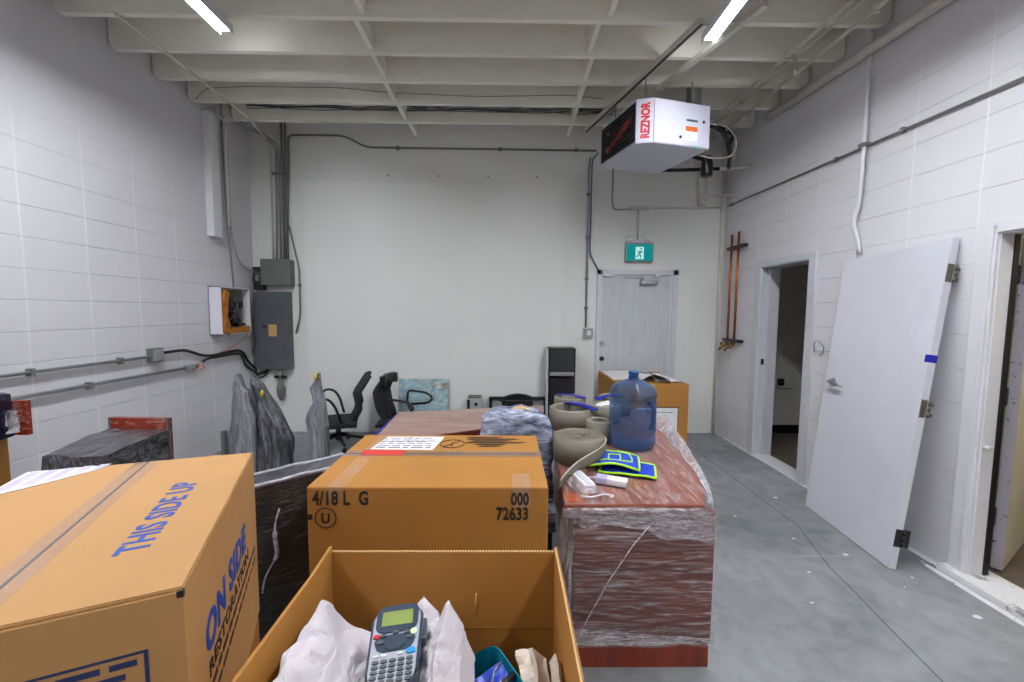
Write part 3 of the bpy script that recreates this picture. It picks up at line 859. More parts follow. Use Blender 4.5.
cm = frame_mat(C_ + Vector((0, 0, HZ0)) + nCD*.0005, uCD, (0, 0, 1))
MB().box((.30, .05, 0), (.42, .125, .001), 0, cm).build('rating_label', M['paper'], t, True)
MB().box((.305, .125, 0), (.42, .165, .0015), 0, cm).build('warning_label', plain('orange_warning_label', (214, 110, 40), .5), t, True)
MB().box((.31, .205, 0), (.42, .222, .001), 0, cm).build('dark_label', plain('dark_green_print', (50, 76, 74), .5), t, True)
for p in ((.255, .07), (.48, .215)):
    MB().tube([cm @ Vector((p[0], p[1], 0)), cm @ Vector((p[0], p[1], .004))], .012, 12).build('screw_cap', M['black'], t, True)
MB().tube([cm @ Vector((.43, .008, 0)), cm @ Vector((.43, .008, .004))], .008, 10).build('indicator_light', M['led_green'], t, True)
MB().tube([C_ + Vector((0, 0, HZ0 + .01)) + nCD*.0012, C_ + Vector((0, 0, HZ1 - .01)) + nCD*.0012], .002, 6).build('panel_seam', M['box_grey'], t, True)
t2 = thing('fan_motor', 'black fan motor hanging below the back of the white heater', 'motor', (1.93, 4.05, 2.83))
MB().lathe([(0, 0), (.05, 0), (.055, .02), (.055, .13), (.045, .15), (.04, .19), (0, .19)], 16).build('motor_body', M['black'], t2)
MB().tube([(0, 0, .15), (-.25, -.02, .21), (-.36, -.05, .22)], .02, 8).build('mounting_arm', M['black'], t2)
conduit('fat grey vent pipe rising from the heater to the ceiling', [(1.66, 3.78, 3.25), (1.66, 3.78, 3.72)], .065, M['galv_dark'], [], cat='pipe', name='vent_pipe')
conduit('black gas hose curving out from the back of the heater and down', [(1.72, 3.75, 3.20), (2.0, 4.0, 3.26), (2.14, 4.05, 3.17), (2.16, 4.07, 3.0), (2.17, 4.1, 2.92)], .017, M['black_cable'], [], cat='hose', name='gas_hose', bend=.12)
conduit('cream cable looped round behind the right side of the heater', [(1.75, 3.8, 3.22), (2.05, 3.95, 3.27), (2.19, 4.0, 3.17), (2.16, 4.0, 3.0), (1.95, 3.95, 2.96), (1.76, 3.9, 2.98)], .007, M['cream'], [], cat='cable', name='cable', bend=.12)
conduit('black gas pipe crossing behind the heater to the right corner', [(1.45, 4.16, 3.03), (1.5, 4.5, 3.03), (2.3, 4.5, 3.06)], .018, M['black_cable'], [], cat='pipe', name='gas_pipe')
conduit('short cream pipe at the end of the black gas pipe', [(2.28, 4.5, 3.06), (XR, 4.5, 3.08)], .022, M['cream'], [], cat='pipe', name='pipe')
conduit('cream pipe rising in the right corner behind the heater, thicker of two', [(2.30, 4.92, 2.78), (2.30, 4.92, 3.72)], .05, M['cream'], [], cat='pipe', name='pipe')
conduit('thin cream pipe bending out low in the right corner', [(2.14, 4.8, 3.74), (2.14, 4.8, 2.86), (XR, 4.8, 2.86)], .013, M['cream'], [], cat='pipe', name='pipe')
conduit('thin cream pipe standing in the right corner behind the copper pipes', [(2.56, 4.92, .0), (2.56, 4.92, 3.6)], .02, M['cream'], [], cat='pipe', name='pipe')
conduit('black cables bunched across the joists near the right corner', [(1.8, 4.3, 3.44), (2.1, 4.35, 3.46), (2.4, 4.45, 3.40), (2.5, 4.7, 3.42)], .02, M['black_cable'], [], cat='cable', name='cable')
b = MB()
for i in range(7):
    z0 = 3.60 + random.uniform(-.02, .025)
    b.tube([(-2.7 + j*.38, 4.40 + random.uniform(-.03, .03), z0 + random.uniform(-.018, .018)) for j in range(11)], .0038, 6)
tag(b.build('cable_bundle', M['panel_grey']), 'bundle of dark cables strung along the face of the last ceiling joist', 'cables')
conduit('thin cable sagging across the face of a joist near the back', [(-2.95, 4.02, 3.48), (-2.85, 4.02, 3.58), (-2.5, 4.02, 3.60), (-1.6, 4.02, 3.60), (-1.1, 4.02, 3.56), (-.3, 4.02, 3.535), (.55, 4.02, 3.56), (.9, 4.02, 3.53)], .004, M['galv'], [], cat='cable', name='cable')
for lab, a, c, tt in (('long slotted steel channel under the joists left of the heater', (.834, 4.531), (1.293, 2.864), 1), ('slotted steel channel under the joists directly above the heater', (1.311, 3.715), (1.62, 2.70), 0)):
    a, c = Vector((a[0], a[1], 0)), Vector((c[0], c[1], 0))
    u = (c - a).normalized(); L = (c - a).length; n = Vector((-u.y, u.x, 0))
    m = frame_mat(a + Vector((0, 0, 3.435)), u, n)
    t = thing('steel_channel', lab, 'steel channel', a + Vector((0, 0, 3.435)))
    MB().box((0, -.022, .006), (L, .022, .043), .002, m).build('channel_body', M['cream'], t, True)
    if tt: MB().box((0, -.008, .0), (L, .008, .0065), 0, m).build('slot', M['black'], t, True)
for px, p in (('near', C_ + Vector((-.05, .08, 0))), ('rear', D_ + Vector((-.14, .06, 0))), ('left', A_ + Vector((.14, .02, 0)))):
    conduit('%s threaded hanger rod holding the heater under the joists' % px, [(p.x, p.y, HZ1 - .01), (p.x, p.y, ZJ)], .005, M['galv_dark'], [], cat='rod', name='hanger_rod')

# ================================================================== LEANING DOOR
Bn, Bf, Tn, Tf = Vector((2.265, 2.279, .0)), Vector((2.350, 3.07, .0)), Vector((2.565, 2.355, 1.955)), Vector((2.58, 3.125, 1.905))
nrm = (Bf - Bn).cross(Tn - Bn).normalized()
if nrm.x < 0: nrm = -nrm
TH = .044
t = thing('loose_door', 'white door taken off its hinges leaning against the right wall', 'door', (Bn + Bf)/2)
b = MB(); lift = Vector((0, 0, .004))
b.prism([Bn + lift, Bf + lift, Tf, Tn], nrm*TH)
bmesh.ops.bevel(b.bm, geom=b.bm.edges[:], offset=.002, segments=1, affect='EDGES')
b.build('door_leaf', M['door_paint'], t, True)
uw = (Bf - Bn).normalized(); vh = (Tn - Bn).normalized()
eo = -uw                                             # out of the hinge edge
def on_edge(s, w): return Bn + vh*s + nrm*w
for s0, m_ in ((.14, 'black'), (.92, 'olive'), (1.72, 'olive')):
    q = frame_mat(on_edge(s0, 0), nrm, vh)
    zz = q.to_3x3().col[2]
    sg = 1 if zz.dot(eo) > 0 else -1
    b = MB().box((.003, 0, -sg*.006), (.036, .105, sg*.003), .001, q)
    b.build('hinge_leaf', M['steel'] if s0 == .92 else M[m_], t, True)
    b = MB()
    for kk in range(3): b.tube([on_edge(s0 + .005 + kk*.034, TH + .006) + eo*.004, on_edge(s0 + .032 + kk*.034, TH + .006) + eo*.004], .007, 8)
    b.box((.045, .01, -sg*.01), (.075, .03, sg*.0), .002, q); b.box((.045, .07, -sg*.01), (.075, .09, sg*.0), .002, q)
    if s0 == .14: b.box((.036, 0, -sg*.01), (.085, .105, sg*.002), .002, q)
    b.build('hinge_knuckle', M[m_], t, True)
# blue tape round the edge
q = frame_mat(on_edge(1.245, 0), nrm, vh); sg = 1 if q.to_3x3().col[2].dot(eo) > 0 else -1
MB().box((-.002, 0, -sg*.025), (TH, .045, sg*.002), .0008, q).build('tape_strip', M['blue_tape'], t, True)
# lever handle near the far edge
hp = at(832, 387, x=2.43)
fr = frame_mat(hp, uw, vh)
o_ = -nrm
s_ = (hp - Bn).dot(uw), (hp - Bn).dot(vh)
base = Bn + uw*.70 + vh*((hp - Bn).dot(vh))
MB().tube([base - o_*.01, base + o_*.028], .034, 20).tube([base + o_*.02, base + o_*.06], .014, 12).build('rose', M['steel'], t, True)
MB().tube(smooth([base + o_*.06, base + o_*.062 - uw*.05, base + o_*.05 - uw*.125 - vh*.01], .03), [.011]*7 + [.009], 12).build('lever_handle', M['steel'], t, True)
MB().tube([base + o_*.004 + uw*.03, base + o_*.02 + uw*.075], .010, 10).build('latch_bolt', M['steel'], t, True)

# ================================================================== FLOOR ITEMS AT THE BACK WALL
# carton by the exit door
X0, X1, Y0, Y1, Z1 = 1.105, 1.82, 4.0, 4.86, .79
t = thing('cardboard_box', 'tall brown carton with papers on top standing by the exit door', 'cardboard box', ((X0 + X1)/2, (Y0 + Y1)/2, 0))
MB().box((X0, Y0, 0), (X1, Y1, Z1), .006).build('carton', M['card'], t, True)
MB().box((1.30, Y0 - .002, .62), (1.47, Y0 + .001, .795), 0).build('tape', M['tan'], t, True)
MB().box((1.47, Y0 - .003, .18), (1.72, Y0, .56), 0).build('shipping_label', M['black_ink'], t, True)
MB().box((1.10 + .2, Y0 - .004, .19), (1.712, Y0 - .002, .55), 0).build('label_paper', M['paper'], t, True)
b = MB()
for i in range(9): b.box((1.40, Y0 - .0046, .50 - i*.033), (1.40 + random.uniform(.1, .28), Y0 - .0042, .507 - i*.033))
b.build('label_print', M['box_grey'], t, True)
MB().box((X0 - .002, 4.25, .45), (X0, 4.35, .52)).build('red_mark', M['red'], t, True)
o = MB().box((1.12, 4.25, Z1 + .001), (1.55, 4.85, Z1 + .012), .002).build('paper_sheet', M['paper'])
tag(o, 'flat white sheets covering the left of the carton top by the exit door', 'paper')
b = MB(); b.grid(lambda u, v: Vector((1.36 + .30*u + .1*v, 4.12 + .42*v - .1*u, Z1 + .014 + .07*math.sin(u*PI)*(1 - v*.6) + .02*noise.noise(Vector((u*3, v*3, 1))))), 8, 8)
tag(b.build('crumpled_paper', M['paper'], solid=.002), 'crumpled white paper heaped on the carton by the exit door', 'paper')
b = MB(); b.grid(lambda u, v: Vector((1.52 + .26*u, 4.1 + .5*v, Z1 + .012 + .05*math.sin(v*PI*.9)*(1 - u) + .01*noise.noise(Vector((u*4, v*4, 5))))), 8, 8)
tag(b.build('paper_sheet', M['paper'], solid=.002), 'curled paper sheet lying on the right of the carton by exit door', 'paper')
b = MB(); b.grid(lambda u, v: Vector((1.50 + .10*u, 4.05 + .3*v, Z1 + .085 - .05*u + .004*math.sin(v*3))), 4, 4)
tag(b.build('dark_sheet', M['black'], solid=.003), 'small dark scrap tucked in papers on the carton by exit door', 'scrap')

# tall narrow black shelf leaning by the wall
t = thing('shelf_unit', 'tall narrow black shelf unit with grey crossbar standing against the back wall', 'shelf unit', (.635, 4.80, 0))
b = MB()
b.box((-.155, -.11, 0), (-.135, .12, 1.08), .003); b.box((.14, -.11, 0), (.16, .12, 1.08), .003); b.box((-.155, .10, 0), (.16, .12, 1.08)); b.box((-.155, -.11, 1.06), (.16, .12, 1.08), .003)
b.build('cabinet', M['black'], t)
MB().box((-.135, -.115, .80), (.14, -.10, 1.055), .003).build('upper_panel', plain('charcoal_panel', (52, 55, 58), .3), t)
plabel(MB().box((-.14, -.12, .76), (.145, -.095, .80), .003).build('crossbar', M['galv'], t), 'pale grey crossbar')
MB().box((-.135, -.112, .04), (.14, -.10, .76), .003).build('lower_panel', M['black_gloss'], t)
b = MB(); b.grid(lambda u, v: Vector((-.13 + .26*u, -.122 + .01*noise.noise(Vector((u*5, v*9, 0))), .05 + .68*v)), 10, 20)
b.build('film_cover', film('smoky_film_over_shelf', (3, 3, 9), .6, .8, .03, .35), t)
MB().box((-.172, -.1, 0), (-.156, .11, 1.07), .002).build('side_strip', M['frame_paint'], t)

# black bench/headboard frame
t = thing('headboard', 'low black wooden headboard with arched centre leaning on the back wall', 'headboard', (.135, 4.9, 0))
b = MB()
b.box((-.355, -.025, 0), (-.315, .02, .462), .004); b.box((.31, -.025, 0), (.355, .02, .462), .004)
b.box((-.355, -.03, .43), (.355, .02, .465), .004); b.box((-.32, -.02, .12), (.32, .015, .16), .004)
arch = [(-.24 + .48*i/12, -.032, .44 + .065*math.sin(PI*i/12)) for i in range(13)] + [(.24, -.032, .42), (-.24, -.032, .42)]
b.prism(arch, (0, .045, 0))
b.box((-.20, -.02, .16), (.18, .01, .43), .003)
b.build('headboard_frame', M['black'], t)
for x in (-.315, .18): MB().box((x, -.01, .16), (x + .13, .0, .43)).build('inset_panel', plain('grey_inset_panel', (140, 142, 142), .5), t)
b = MB().tube([(-.24 + .48*i/12, -.035, .438 - .02*math.sin(PI*i/12)) for i in range(13)], .003, 6)
b.build('beading', M['box_grey'], t)

# small upright appliance
t = thing('tower_speaker', 'small grey and black tower speaker on the floor at the back wall', 'speaker', (-.39, 4.85, 0))
MB().box((-.085, -.08, 0), (.085, .08, .47), .014).build('speaker_case', plain('silver_grey_plastic', (178, 178, 182), .35), t)
MB().box((-.086, -.083, .0), (-.05, .05, .455), .008).build('side_trim', M['black'], t)
MB().tube([(.02, -.078, .40), (.02, -.088, .40)], .022, 16).build('tweeter', M['black'], t)
MB().tube([(.02, -.078, .31), (.02, -.088, .31)], .035, 16).build('woofer', M['black'], t)
MB().box((-.08, -.075, .468), (.08, .07, .484), .008).build('top_cap', M['olive'], t)

# canvas painting
t = thing('canvas_painting', 'unframed canvas painting of mottled blue and ochre leaning on the back wall', 'painting', (-1.02, 4.83, 0))
m = Matrix.Translation((0, 0, 0)) @ Matrix.Rotation(-.12, 4, 'X')
MB().box((-.295, -.015, .0), (.295, .015, .685), .003, m).build('stretched_canvas', M['painting'], t)
MB().box((.27, .016, .01), (.30, .035, .68), .002, m).build('stretcher_bar', M['white_paint'], t)

# office chairs
def star_base(t, z=.08, n=5, rot=0, r=.26):
    for k in range(n):
        a = rot + 2*PI*k/n
        leg = MB().tube([(0, 0, z + .05), (r*.5*math.cos(a), r*.5*math.sin(a), z + .02), (r*math.cos(a), r*math.sin(a), z - .01)], [.024, .018, .014], 8).build('leg', M['black'], t)
        MB().tube([(r*math.cos(a) - .012, r*math.sin(a), .028), (r*math.cos(a) + .012, r*math.sin(a), .028)], .026, 12).build('castor', M['black'], leg)
def chair(label, loc, rz, back_pts, wdt, armz, arm_fn, seat_z):
    t = thing('office_chair', label, 'office chair', loc, rz)
    b = MB()
    P = [Vector(p) for p in back_pts]
    def f(u, v):
        s = v*(len(P) - 1); i = min(int(s), len(P) - 2); q = P[i].lerp(P[i + 1], s - i)
        return q + Vector(((u - .5)*wdt*(1 - .25*abs(2*v - 1)**3), .05*(2*u - 1)**2, 0))
    b.grid(f, 10, 14)
    b.build('backrest', M['dark_mesh'], t, solid=.035)
    MB().tube(smooth(P, .06), .018, 8).build('back_spine', M['black'], t)
    sb = subdiv_box((-.23, -.24, seat_z - .04), (.23, .2, seat_z + .03), 4)
    for v in sb.verts:
        v.co.z -= .05*max(0, (abs(v.co.x)/.23)**3 + (abs(v.co.y)/.24)**3 - .6)*(1 if v.co.z > seat_z else 0)
    b = MB(); b.merge(sb); b.build('seat', M['dark_mesh'], t)
    MB().tube([(0, 0, .08), (0, 0, seat_z - .03)], .028, 12).build('gas_post', M['black'], t)
    star_base(t, .09, 5, .3)
    for sx in (-1, 1):
        MB().tube(smooth([Vector(p)*1.0 for p in arm_fn(sx)], .05), .014, 8).build('armrest', M['black'], t)
    return t
ca = chair('black office chair turned to the left, back tilted, right of the grey wraps', (-1.86, 4.42, 0), math.radians(-72),
      [(0, .12, .30), (0, .20, .45), (0, .17, .60), (0, .30, .80)], .40, .6,
      lambda s: [(s*.22, .05, .32), (s*.27, .0, .50), (s*.27, -.06, .59), (s*.27, -.15, .60), (s*.27, -.18, .56)], .30)
cb = chair('black office chair turned to the right, arm reaching towards the painting', (-1.16, 4.45, 0), math.radians(78),
      [(0, .10, .30), (0, .17, .45), (0, .20, .62), (0, .14, .74)], .34, .6,
      lambda s: [(s*.22, .0, .34), (s*.24, .06, .44), (s*.25, .05, .58), (s*.25, -.18, .56), (s*.25, -.26, .50), (s*.25, -.20, .44), (s*.24, .0, .42)], .30)
b = MB(); b.grid(lambda u, v: Vector((-.16 + .32*u, .15 + .03*math.sin(u*PI) + .015*noise.noise(Vector((u*4, v*4, 2))), .70 + .1*v)), 8, 6)
b.build('headrest', M['black'], cb, solid=.05)

# ================================================================== FILM-WRAPPED UPRIGHT PIECES
def shape_piece(label, outline, y, th, mat, tape=None, leg=None, lean=0, seed=0, name='wrapped_chair_part', cat='wrapped furniture', fill_mat=None):
    """upright wrapped piece: outline given as (x, z); wrinkled front and back skins with real depth"""
    zs = [p[1] for p in outline]; xs = [p[0] for p in outline]
    t = thing(name, label, cat, (sum(xs)/len(xs), y, 0))
    left = sorted([p for p in outline if p[2] == 'l'], key=lambda p: p[1]); right = sorted([p for p in outline if p[2] == 'r'], key=lambda p: p[1])
    def ev(lst, z):
        if z <= lst[0][1]: return lst[0][0]
        for a, c in zip(lst, lst[1:]):
            if a[1] <= z <= c[1]: return a[0] + (c[0] - a[0])*(z - a[1])/max(1e-6, c[1] - a[1])
        return lst[-1][0]
    zb, zt = min(zs), max(zs)
    NU, NV = 72, 44
    def f(u, v):
        z = zb + (zt - zb)*v
        x0, x1 = ev(left, z), ev(right, z)
        a = 2*PI*u
        cx, hw = (x0 + x1)/2, max((x1 - x0)/2, .004)
        d = th*(.35 + .65*(1 - v)**.5)
        n = noise.noise(Vector((math.cos(a)*2.2 + seed, math.sin(a)*2.2, z*3)))*.22 - abs(noise.noise(Vector((math.cos(a)*6 + seed, math.sin(a)*6, z*1.6))))*.55 + abs(noise.noise(Vector((math.cos(a)*13 + seed, math.sin(a)*13, z*2.5))))*.3
        return Vector((cx + hw*math.copysign(abs(math.cos(a))**.8, math.cos(a))*(1 + n*.25), y + d*math.sin(a)*(1 + n*1.6) + lean*v, z))
    b = MB(); b.grid(f, NU, NV)
    b.build('film_wrap', mat, t, True)
    if tape:
        p, q = tape
        MB().lathe([(.0, -.03), (.009, -.025), (.013, 0), (.009, .025), (0, .03)], 10, (p, y - th*.75 - .0, q)).build('yellow_tape', M['yellow_tape'], t, True)
    if leg:
        x0, x1, z1 = leg
        MB().box((x0, y - th - .02, 0), (x0 + (x1 - x0)*.6, y - th + .03, z1), .004).build('grey_leg', M['box_grey'], t, True)
    return t
Yw = 3.55
def O(pts, yy=Yw):
    r = []
    for u, v, s in pts:
        p = at(u, v, y=yy); r.append((p.x, max(p.z, .01), s))
    return r
shape_piece('left of three plastic-wrapped grey pieces standing near the left wall, pointed top', O([(229, 478, 'l'), (229, 445, 'l'), (232, 420, 'l'), (235.5, 384, 'l'), (237.5, 374, 'l'), (256, 478, 'r'), (256, 440, 'r'), (254, 415, 'r'), (250, 405, 'r'), (248, 391, 'r'), (243, 388, 'r'), (239, 376, 'r')]), Yw, .09, M['wrap_grey'], None, (at(229, 430, y=Yw).x, at(235, 430, y=Yw).x, at(229, 428, y=Yw).z), seed=1)
shape_piece('plastic-wrapped dark pointed piece with yellow tape, beneath the breaker panel', O([(256, 478, 'l'), (255, 440, 'l'), (253, 376, 'l'), (293, 478, 'r'), (293, 440, 'r'), (283, 418, 'r'), (271, 400, 'r'), (262, 385, 'r'), (254, 377, 'r')], Yw + .12), Yw + .12, .12, M['wrap_dark'], (at(260, 394, y=Yw).x, at(260, 394, y=Yw).z), seed=5)
shape_piece('pale plastic-wrapped piece with yellow tip standing beside the tilted office chair', O([(311, 478, 'l'), (310, 440, 'l'), (306, 420, 'l'), (308, 412, 'l'), (314, 402, 'l'), (313, 395, 'l'), (310, 388, 'l'), (316, 380, 'l'), (318, 373, 'l'), (330, 478, 'r'), (329, 430, 'r'), (326, 405, 'r'), (321, 384, 'r'), (319, 373, 'r')]), Yw, .08, M['wrap_grey'], (at(318.5, 374, y=Yw).x, at(318.5, 374, y=Yw).z - .01), (at(329, 430, y=Yw).x, at(334, 430, y=Yw).x, at(329, 423, y=Yw).z), seed=9)

# wrapped dark cabinet with cherry back panel near left wall
zc = .80
a0, a1 = at(110, 428, z=zc), at(168, 429, z=zc); f0, f1 = at(40, 457, z=zc), at(103, 456, z=zc)
t = thing('wrapped_cabinet', 'black film-wrapped cabinet with cherry-red back panel beside the left wall', 'cabinet', ((a0 + f1)/2).xy.to_3d())
b = MB(); b.prism([(p.x, p.y, 0) for p in (f0, f1, a1, a0)], (0, 0, zc))
bmesh.ops.subdivide_edges(b.bm, edges=b.bm.edges[:], cuts=9, use_grid_fill=True)
crumple(b.bm, .012, 9, 3)
b.build('wrapped_body', M['wrap_black_side'], t, True)
ua = (a1 - a0).normalized(); na = Vector((-ua.y, ua.x, 0))
q0, q1 = a0 - ua*.0, a1 + ua*.0
MB().prism([(q0.x, q0.y, 0), (q1.x, q1.y, 0), (q1.x + na.x*.03, q1.y + na.y*.03, 0), (q0.x + na.x*.03, q0.y + na.y*.03, 0)], (0, 0, .862)).build('back_panel', M['wrap_cherry'], t, True)
for q in (q0, q1):
    MB().box((q.x - .006, q.y - .004, 0), (q.x + .006, q.y + .012, .864), .002).build('corner_guard', M['panel_grey'], t, True)
# wrapped item at the left frame edge, on its carton
t = thing('cardboard_box', 'plain brown carton against left wall under the navy wrapped pedestal', 'cardboard box', (-2.9, 1.95, 0))
MB().box((-.14, -.35, 0), (.143, .28, .815), .006).build('carton', M['card'], t)
t = thing('wrapped_pedestal', 'navy film-wrapped pedestal with cherry front on a carton at the left edge', 'furniture', (-2.86, 2.0, .817))
sb = subdiv_box((-.19, -.3, 0), (.185, .2, .235), 8); crumple(sb, .02, 8, 6)
b = MB(); b.merge(sb); b.build('wrapped_body', M['wrap_navy'], t)
MB().box((.0, .2, .0), (.25, .225, .19), .003).build('cherry_panel', M['wrap_cherry'], t)
b = MB(); b.grid(lambda u, v: Vector((-.1 + .32*u, -.05 + .24*u + .02*noise.noise(Vector((u*5, v*5, 3))), .02 + .17*v*(1 - .3*u))), 10, 8)
b.build('loose_film', M['film_loose'], t)

# black wrapped upright panel between the big boxes
p0, p1 = Vector((-1.36, 1.45, 0)), Vector((-.76, 1.975, 0))
u = (p1 - p0).normalized(); n = Vector((-u.y, u.x, 0)); L = (p1 - p0).length
fm = frame_mat(p0, u, (0, 0, 1)); s3 = fm.to_3x3().col[2].dot(n)
t = thing('wrapped_partition', 'tall black panel in stretch film standing between the two big boxes', 'partition panel', (p0 + p1)/2)
sb = subdiv_box((0, 0, 0), (L, .745, s3*.14), 12); crumple(sb, .008, 6, 2)
b = MB(); b.merge(sb, fm); b.build('wrapped_body', M['wrap_black'], t, True)
sb = subdiv_box((-.005, .742, -.004*s3), (L + .005, .757, s3*.145), 6); crumple(sb, .004, 10, 2)
b = MB(); b.merge(sb, fm); plabel(b.build('top_edge', M['wrap_black_side'], t, True), 'dark top edge under film')
for zz in (0, s3*.145):
    MB().tube([fm @ Vector((L*i/10, .757 + .003*math.sin(i*2), zz)) for i in range(11)], .009, 8).build('film_fold', M['wrap_lilac'], t, True)
b = MB()
pts = [at(u_, v_, y=1.70) for u_, v_ in ((275, 512), (273, 525), (276, 536), (272, 550), (266, 562), (261, 578), (261, 590))]
pl0 = p0.copy()
pp = []
for u_, v_ in ((279, 508), (275, 520), (274, 533), (276, 545), (277, 555), (270, 566), (264, 578), (262, 592)):
    d = ray(u_, v_); o3 = Vector((0, 0, CH)); tt = (p0 - o3).dot(n)/d.dot(n); pp.append(o3 + d*tt - n*.008)
b.tube(smooth(pp, .03), [.004 + .006*(1 if 8 < i < 24 else 0) for i in range(len(smooth(pp, .03)))], 6)
b.build('twisted_film', M['wrap_lilac'], t, True)

# ================================================================== BROWN TABLE AND WRAPPED CHAIR
tz = .72
corners = [Vector((-.815, 2.36, 0)), Vector((-.155, 2.69, 0)), Vector((.26, 2.90, 0)), Vector((.31, 3.36, 0)), Vector((-.84, 3.12, 0))]
t = thing('table', 'low brown wooden table under clear film behind the marked carton', 'table', (-.3, 2.9, 0))
b = MB().prism([(p.x, p.y, tz - .006) for p in corners], (0, 0, .006)); b.build('tabletop', M['table_top'], t, True)
MB().prism([(p.x, p.y, tz - .04) for p in corners], (0, 0, .034)).build('table_edge', M['table_edge'], t, True)
for x, y in ((-.72, 2.52), (-.74, 3.0), (.15, 2.98), (.2, 3.22)):
    MB().box((x - .03, y - .03, 0), (x + .03, y + .03, tz - .04), .004).build('leg', M['table_edge'], t, True)
o = MB().prism([(-.872, 2.36, tz - .03), (-.817, 2.36, tz + .002), (-.842, 3.12, tz + .002), (-.875, 3.12, tz - .03)], (0, 0, .002)).build('tape_strip', M['blue_tape'], t, True)

t = thing('wrapped_chair', 'chair bundled in blue-grey bubble film between marked carton and vinyl rolls', 'chair', (.05, 2.27, 0))
sb = subdiv_box((-.20, -.11, .46), (.20, .09, .955), 11)
for v in sb.verts:
    x, z = v.co.x/.2, (v.co.z - .7)/.25
    if z > 0: v.co.z -= .045*abs(x)**4*z; v.co.x *= 1 - .06*z*abs(x)
    v.co.y *= 1 - .25*max(z, 0)
crumple(sb, .016, 16, 4); crumple(sb, .014, 7, 9)
b = MB(); b.merge(sb)
for f_ in b.bm.faces: f_.smooth = True
b.build('wrapped_backrest', M['wrap_blue'], t)
sb = subdiv_box((-.20, -.30, .40), (.20, -.08, .49), 6); crumple(sb, .015, 9, 2)
b = MB(); b.merge(sb); b.build('wrapped_seat', M['wrap_blue'], t)
for sx in (-.17, .17):
    for sy in (-.27, .05): MB().tube([(sx, sy, 0), (sx, sy, .45)], .016, 10).build('leg', M['black'], t)
b = MB(); b.grid(lambda u, v: Vector((-.03 + .11*u, -.04 + .06*v, .952 + .018*math.sin(u*PI)*v + .015*noise.noise(Vector((u*5, v*5, 8))))), 5, 5)
b.build('film_tail', M['tan'], t, solid=.002)

# ================================================================== DESK
DZ = .72
t = thing('desk', 'long cherry desk wrapped in clear stretch film, near end facing the camera', 'desk', (.6, 2.4, 0))
top = [(.238, 1.60), (.815, 1.60), (.87, 1.72), (.95, 1.95), (1.05, 2.28), (1.125, 2.6), (1.175, 2.95), (1.2, 3.24), (.34, 3.24)]
bmt = MB().prism([(x, y, DZ - .035) for x, y in top], (0, 0, .035))
bmesh.ops.bevel(bmt.bm, geom=bmt.bm.edges[:], offset=.004, segments=2, affect='EDGES')
bmt.build('desk_top', M['desk_top'], t, True)
MB().box((.283, 1.615, .115), (.868, 1.66, DZ - .035), .003).build('end_panel', M['desk_side'], t, True)
MB().box((.287, 1.619, 0), (.864, 1.66, .115), .002).build('base_panel', M['desk_base'], t, True)
MB().box((.30, 1.66, .0), (.85, 2.25, DZ - .036), .003).build('drawer_pedestal', M['desk_side'], t, True)
MB().box((.38, 2.75, .0), (1.0, 3.18, DZ - .036), .003).build('drawer_pedestal', M['desk_side'], t, True)
MB().box((.80, 2.25, .1), (.83, 2.75, DZ - .036), .003).build('modesty_panel', M['desk_side'], t, True)
# film over the end panel: wrinkled sheet 5-15 mm off the wood, open at the base
def ff(u, v):
    z = .105 + (DZ - .105)*v
    x = .268 + (.875 - .268)*u + .0
    return Vector((x + .006*noise.noise(Vector((0, z*14, 3)))*(1 if u > .5 else -1), 1.604 - .012*v + .007*noise.noise(Vector((x*5, z*24, 1))), z + .006*noise.noise(Vector((x*6, 5, 2)))*(1 - v)))
b = MB(); b.grid(ff, 40, 70); b.build('stretch_film', M['film_h'], t, True)
# gathered film along the top edge
def fr_(u, v):
    a = -.2 + 2.3*v
    x = .232 + .60*u
    rr = .020 + .008*noise.noise(Vector((x*9, v*6, 4)))
    return Vector((x, 1.622 - (rr + .012)*math.sin(a) - .002, DZ - .028 - rr*1.4 + (rr + .014)*(1 - math.cos(a)) + .006*noise.noise(Vector((x*20, v*9, 2)))))
b = MB(); b.grid(fr_, 50, 14)
b.build('film_rim', M['film_rim'], t, True)
b = MB(); b.grid(lambda u, v: Vector((.30 + .56*u, 1.596 + .006*noise.noise(Vector((u*9, v*9, 3))), DZ - .04 - (.045 + .055/(1 + math.exp(-(u - .5)*22)))*v*(1 + .35*noise.noise(Vector((u*7, 3, 9)))) + .01*noise.noise(Vector((u*8, 2, 2))))), 40, 10)
b.build('film_band', M['film_rim'], t, True)
b = MB(); b.grid(lambda u, v: Vector((.275 + .59*u, 1.600 + .004*noise.noise(Vector((u*12, v*9, 3))), .115 + (.075 - .045*u)*v + .006*noise.noise(Vector((u*8, 7, 2))))), 40, 8)
b.build('film_lower_band', M['film_rim'], t, True)
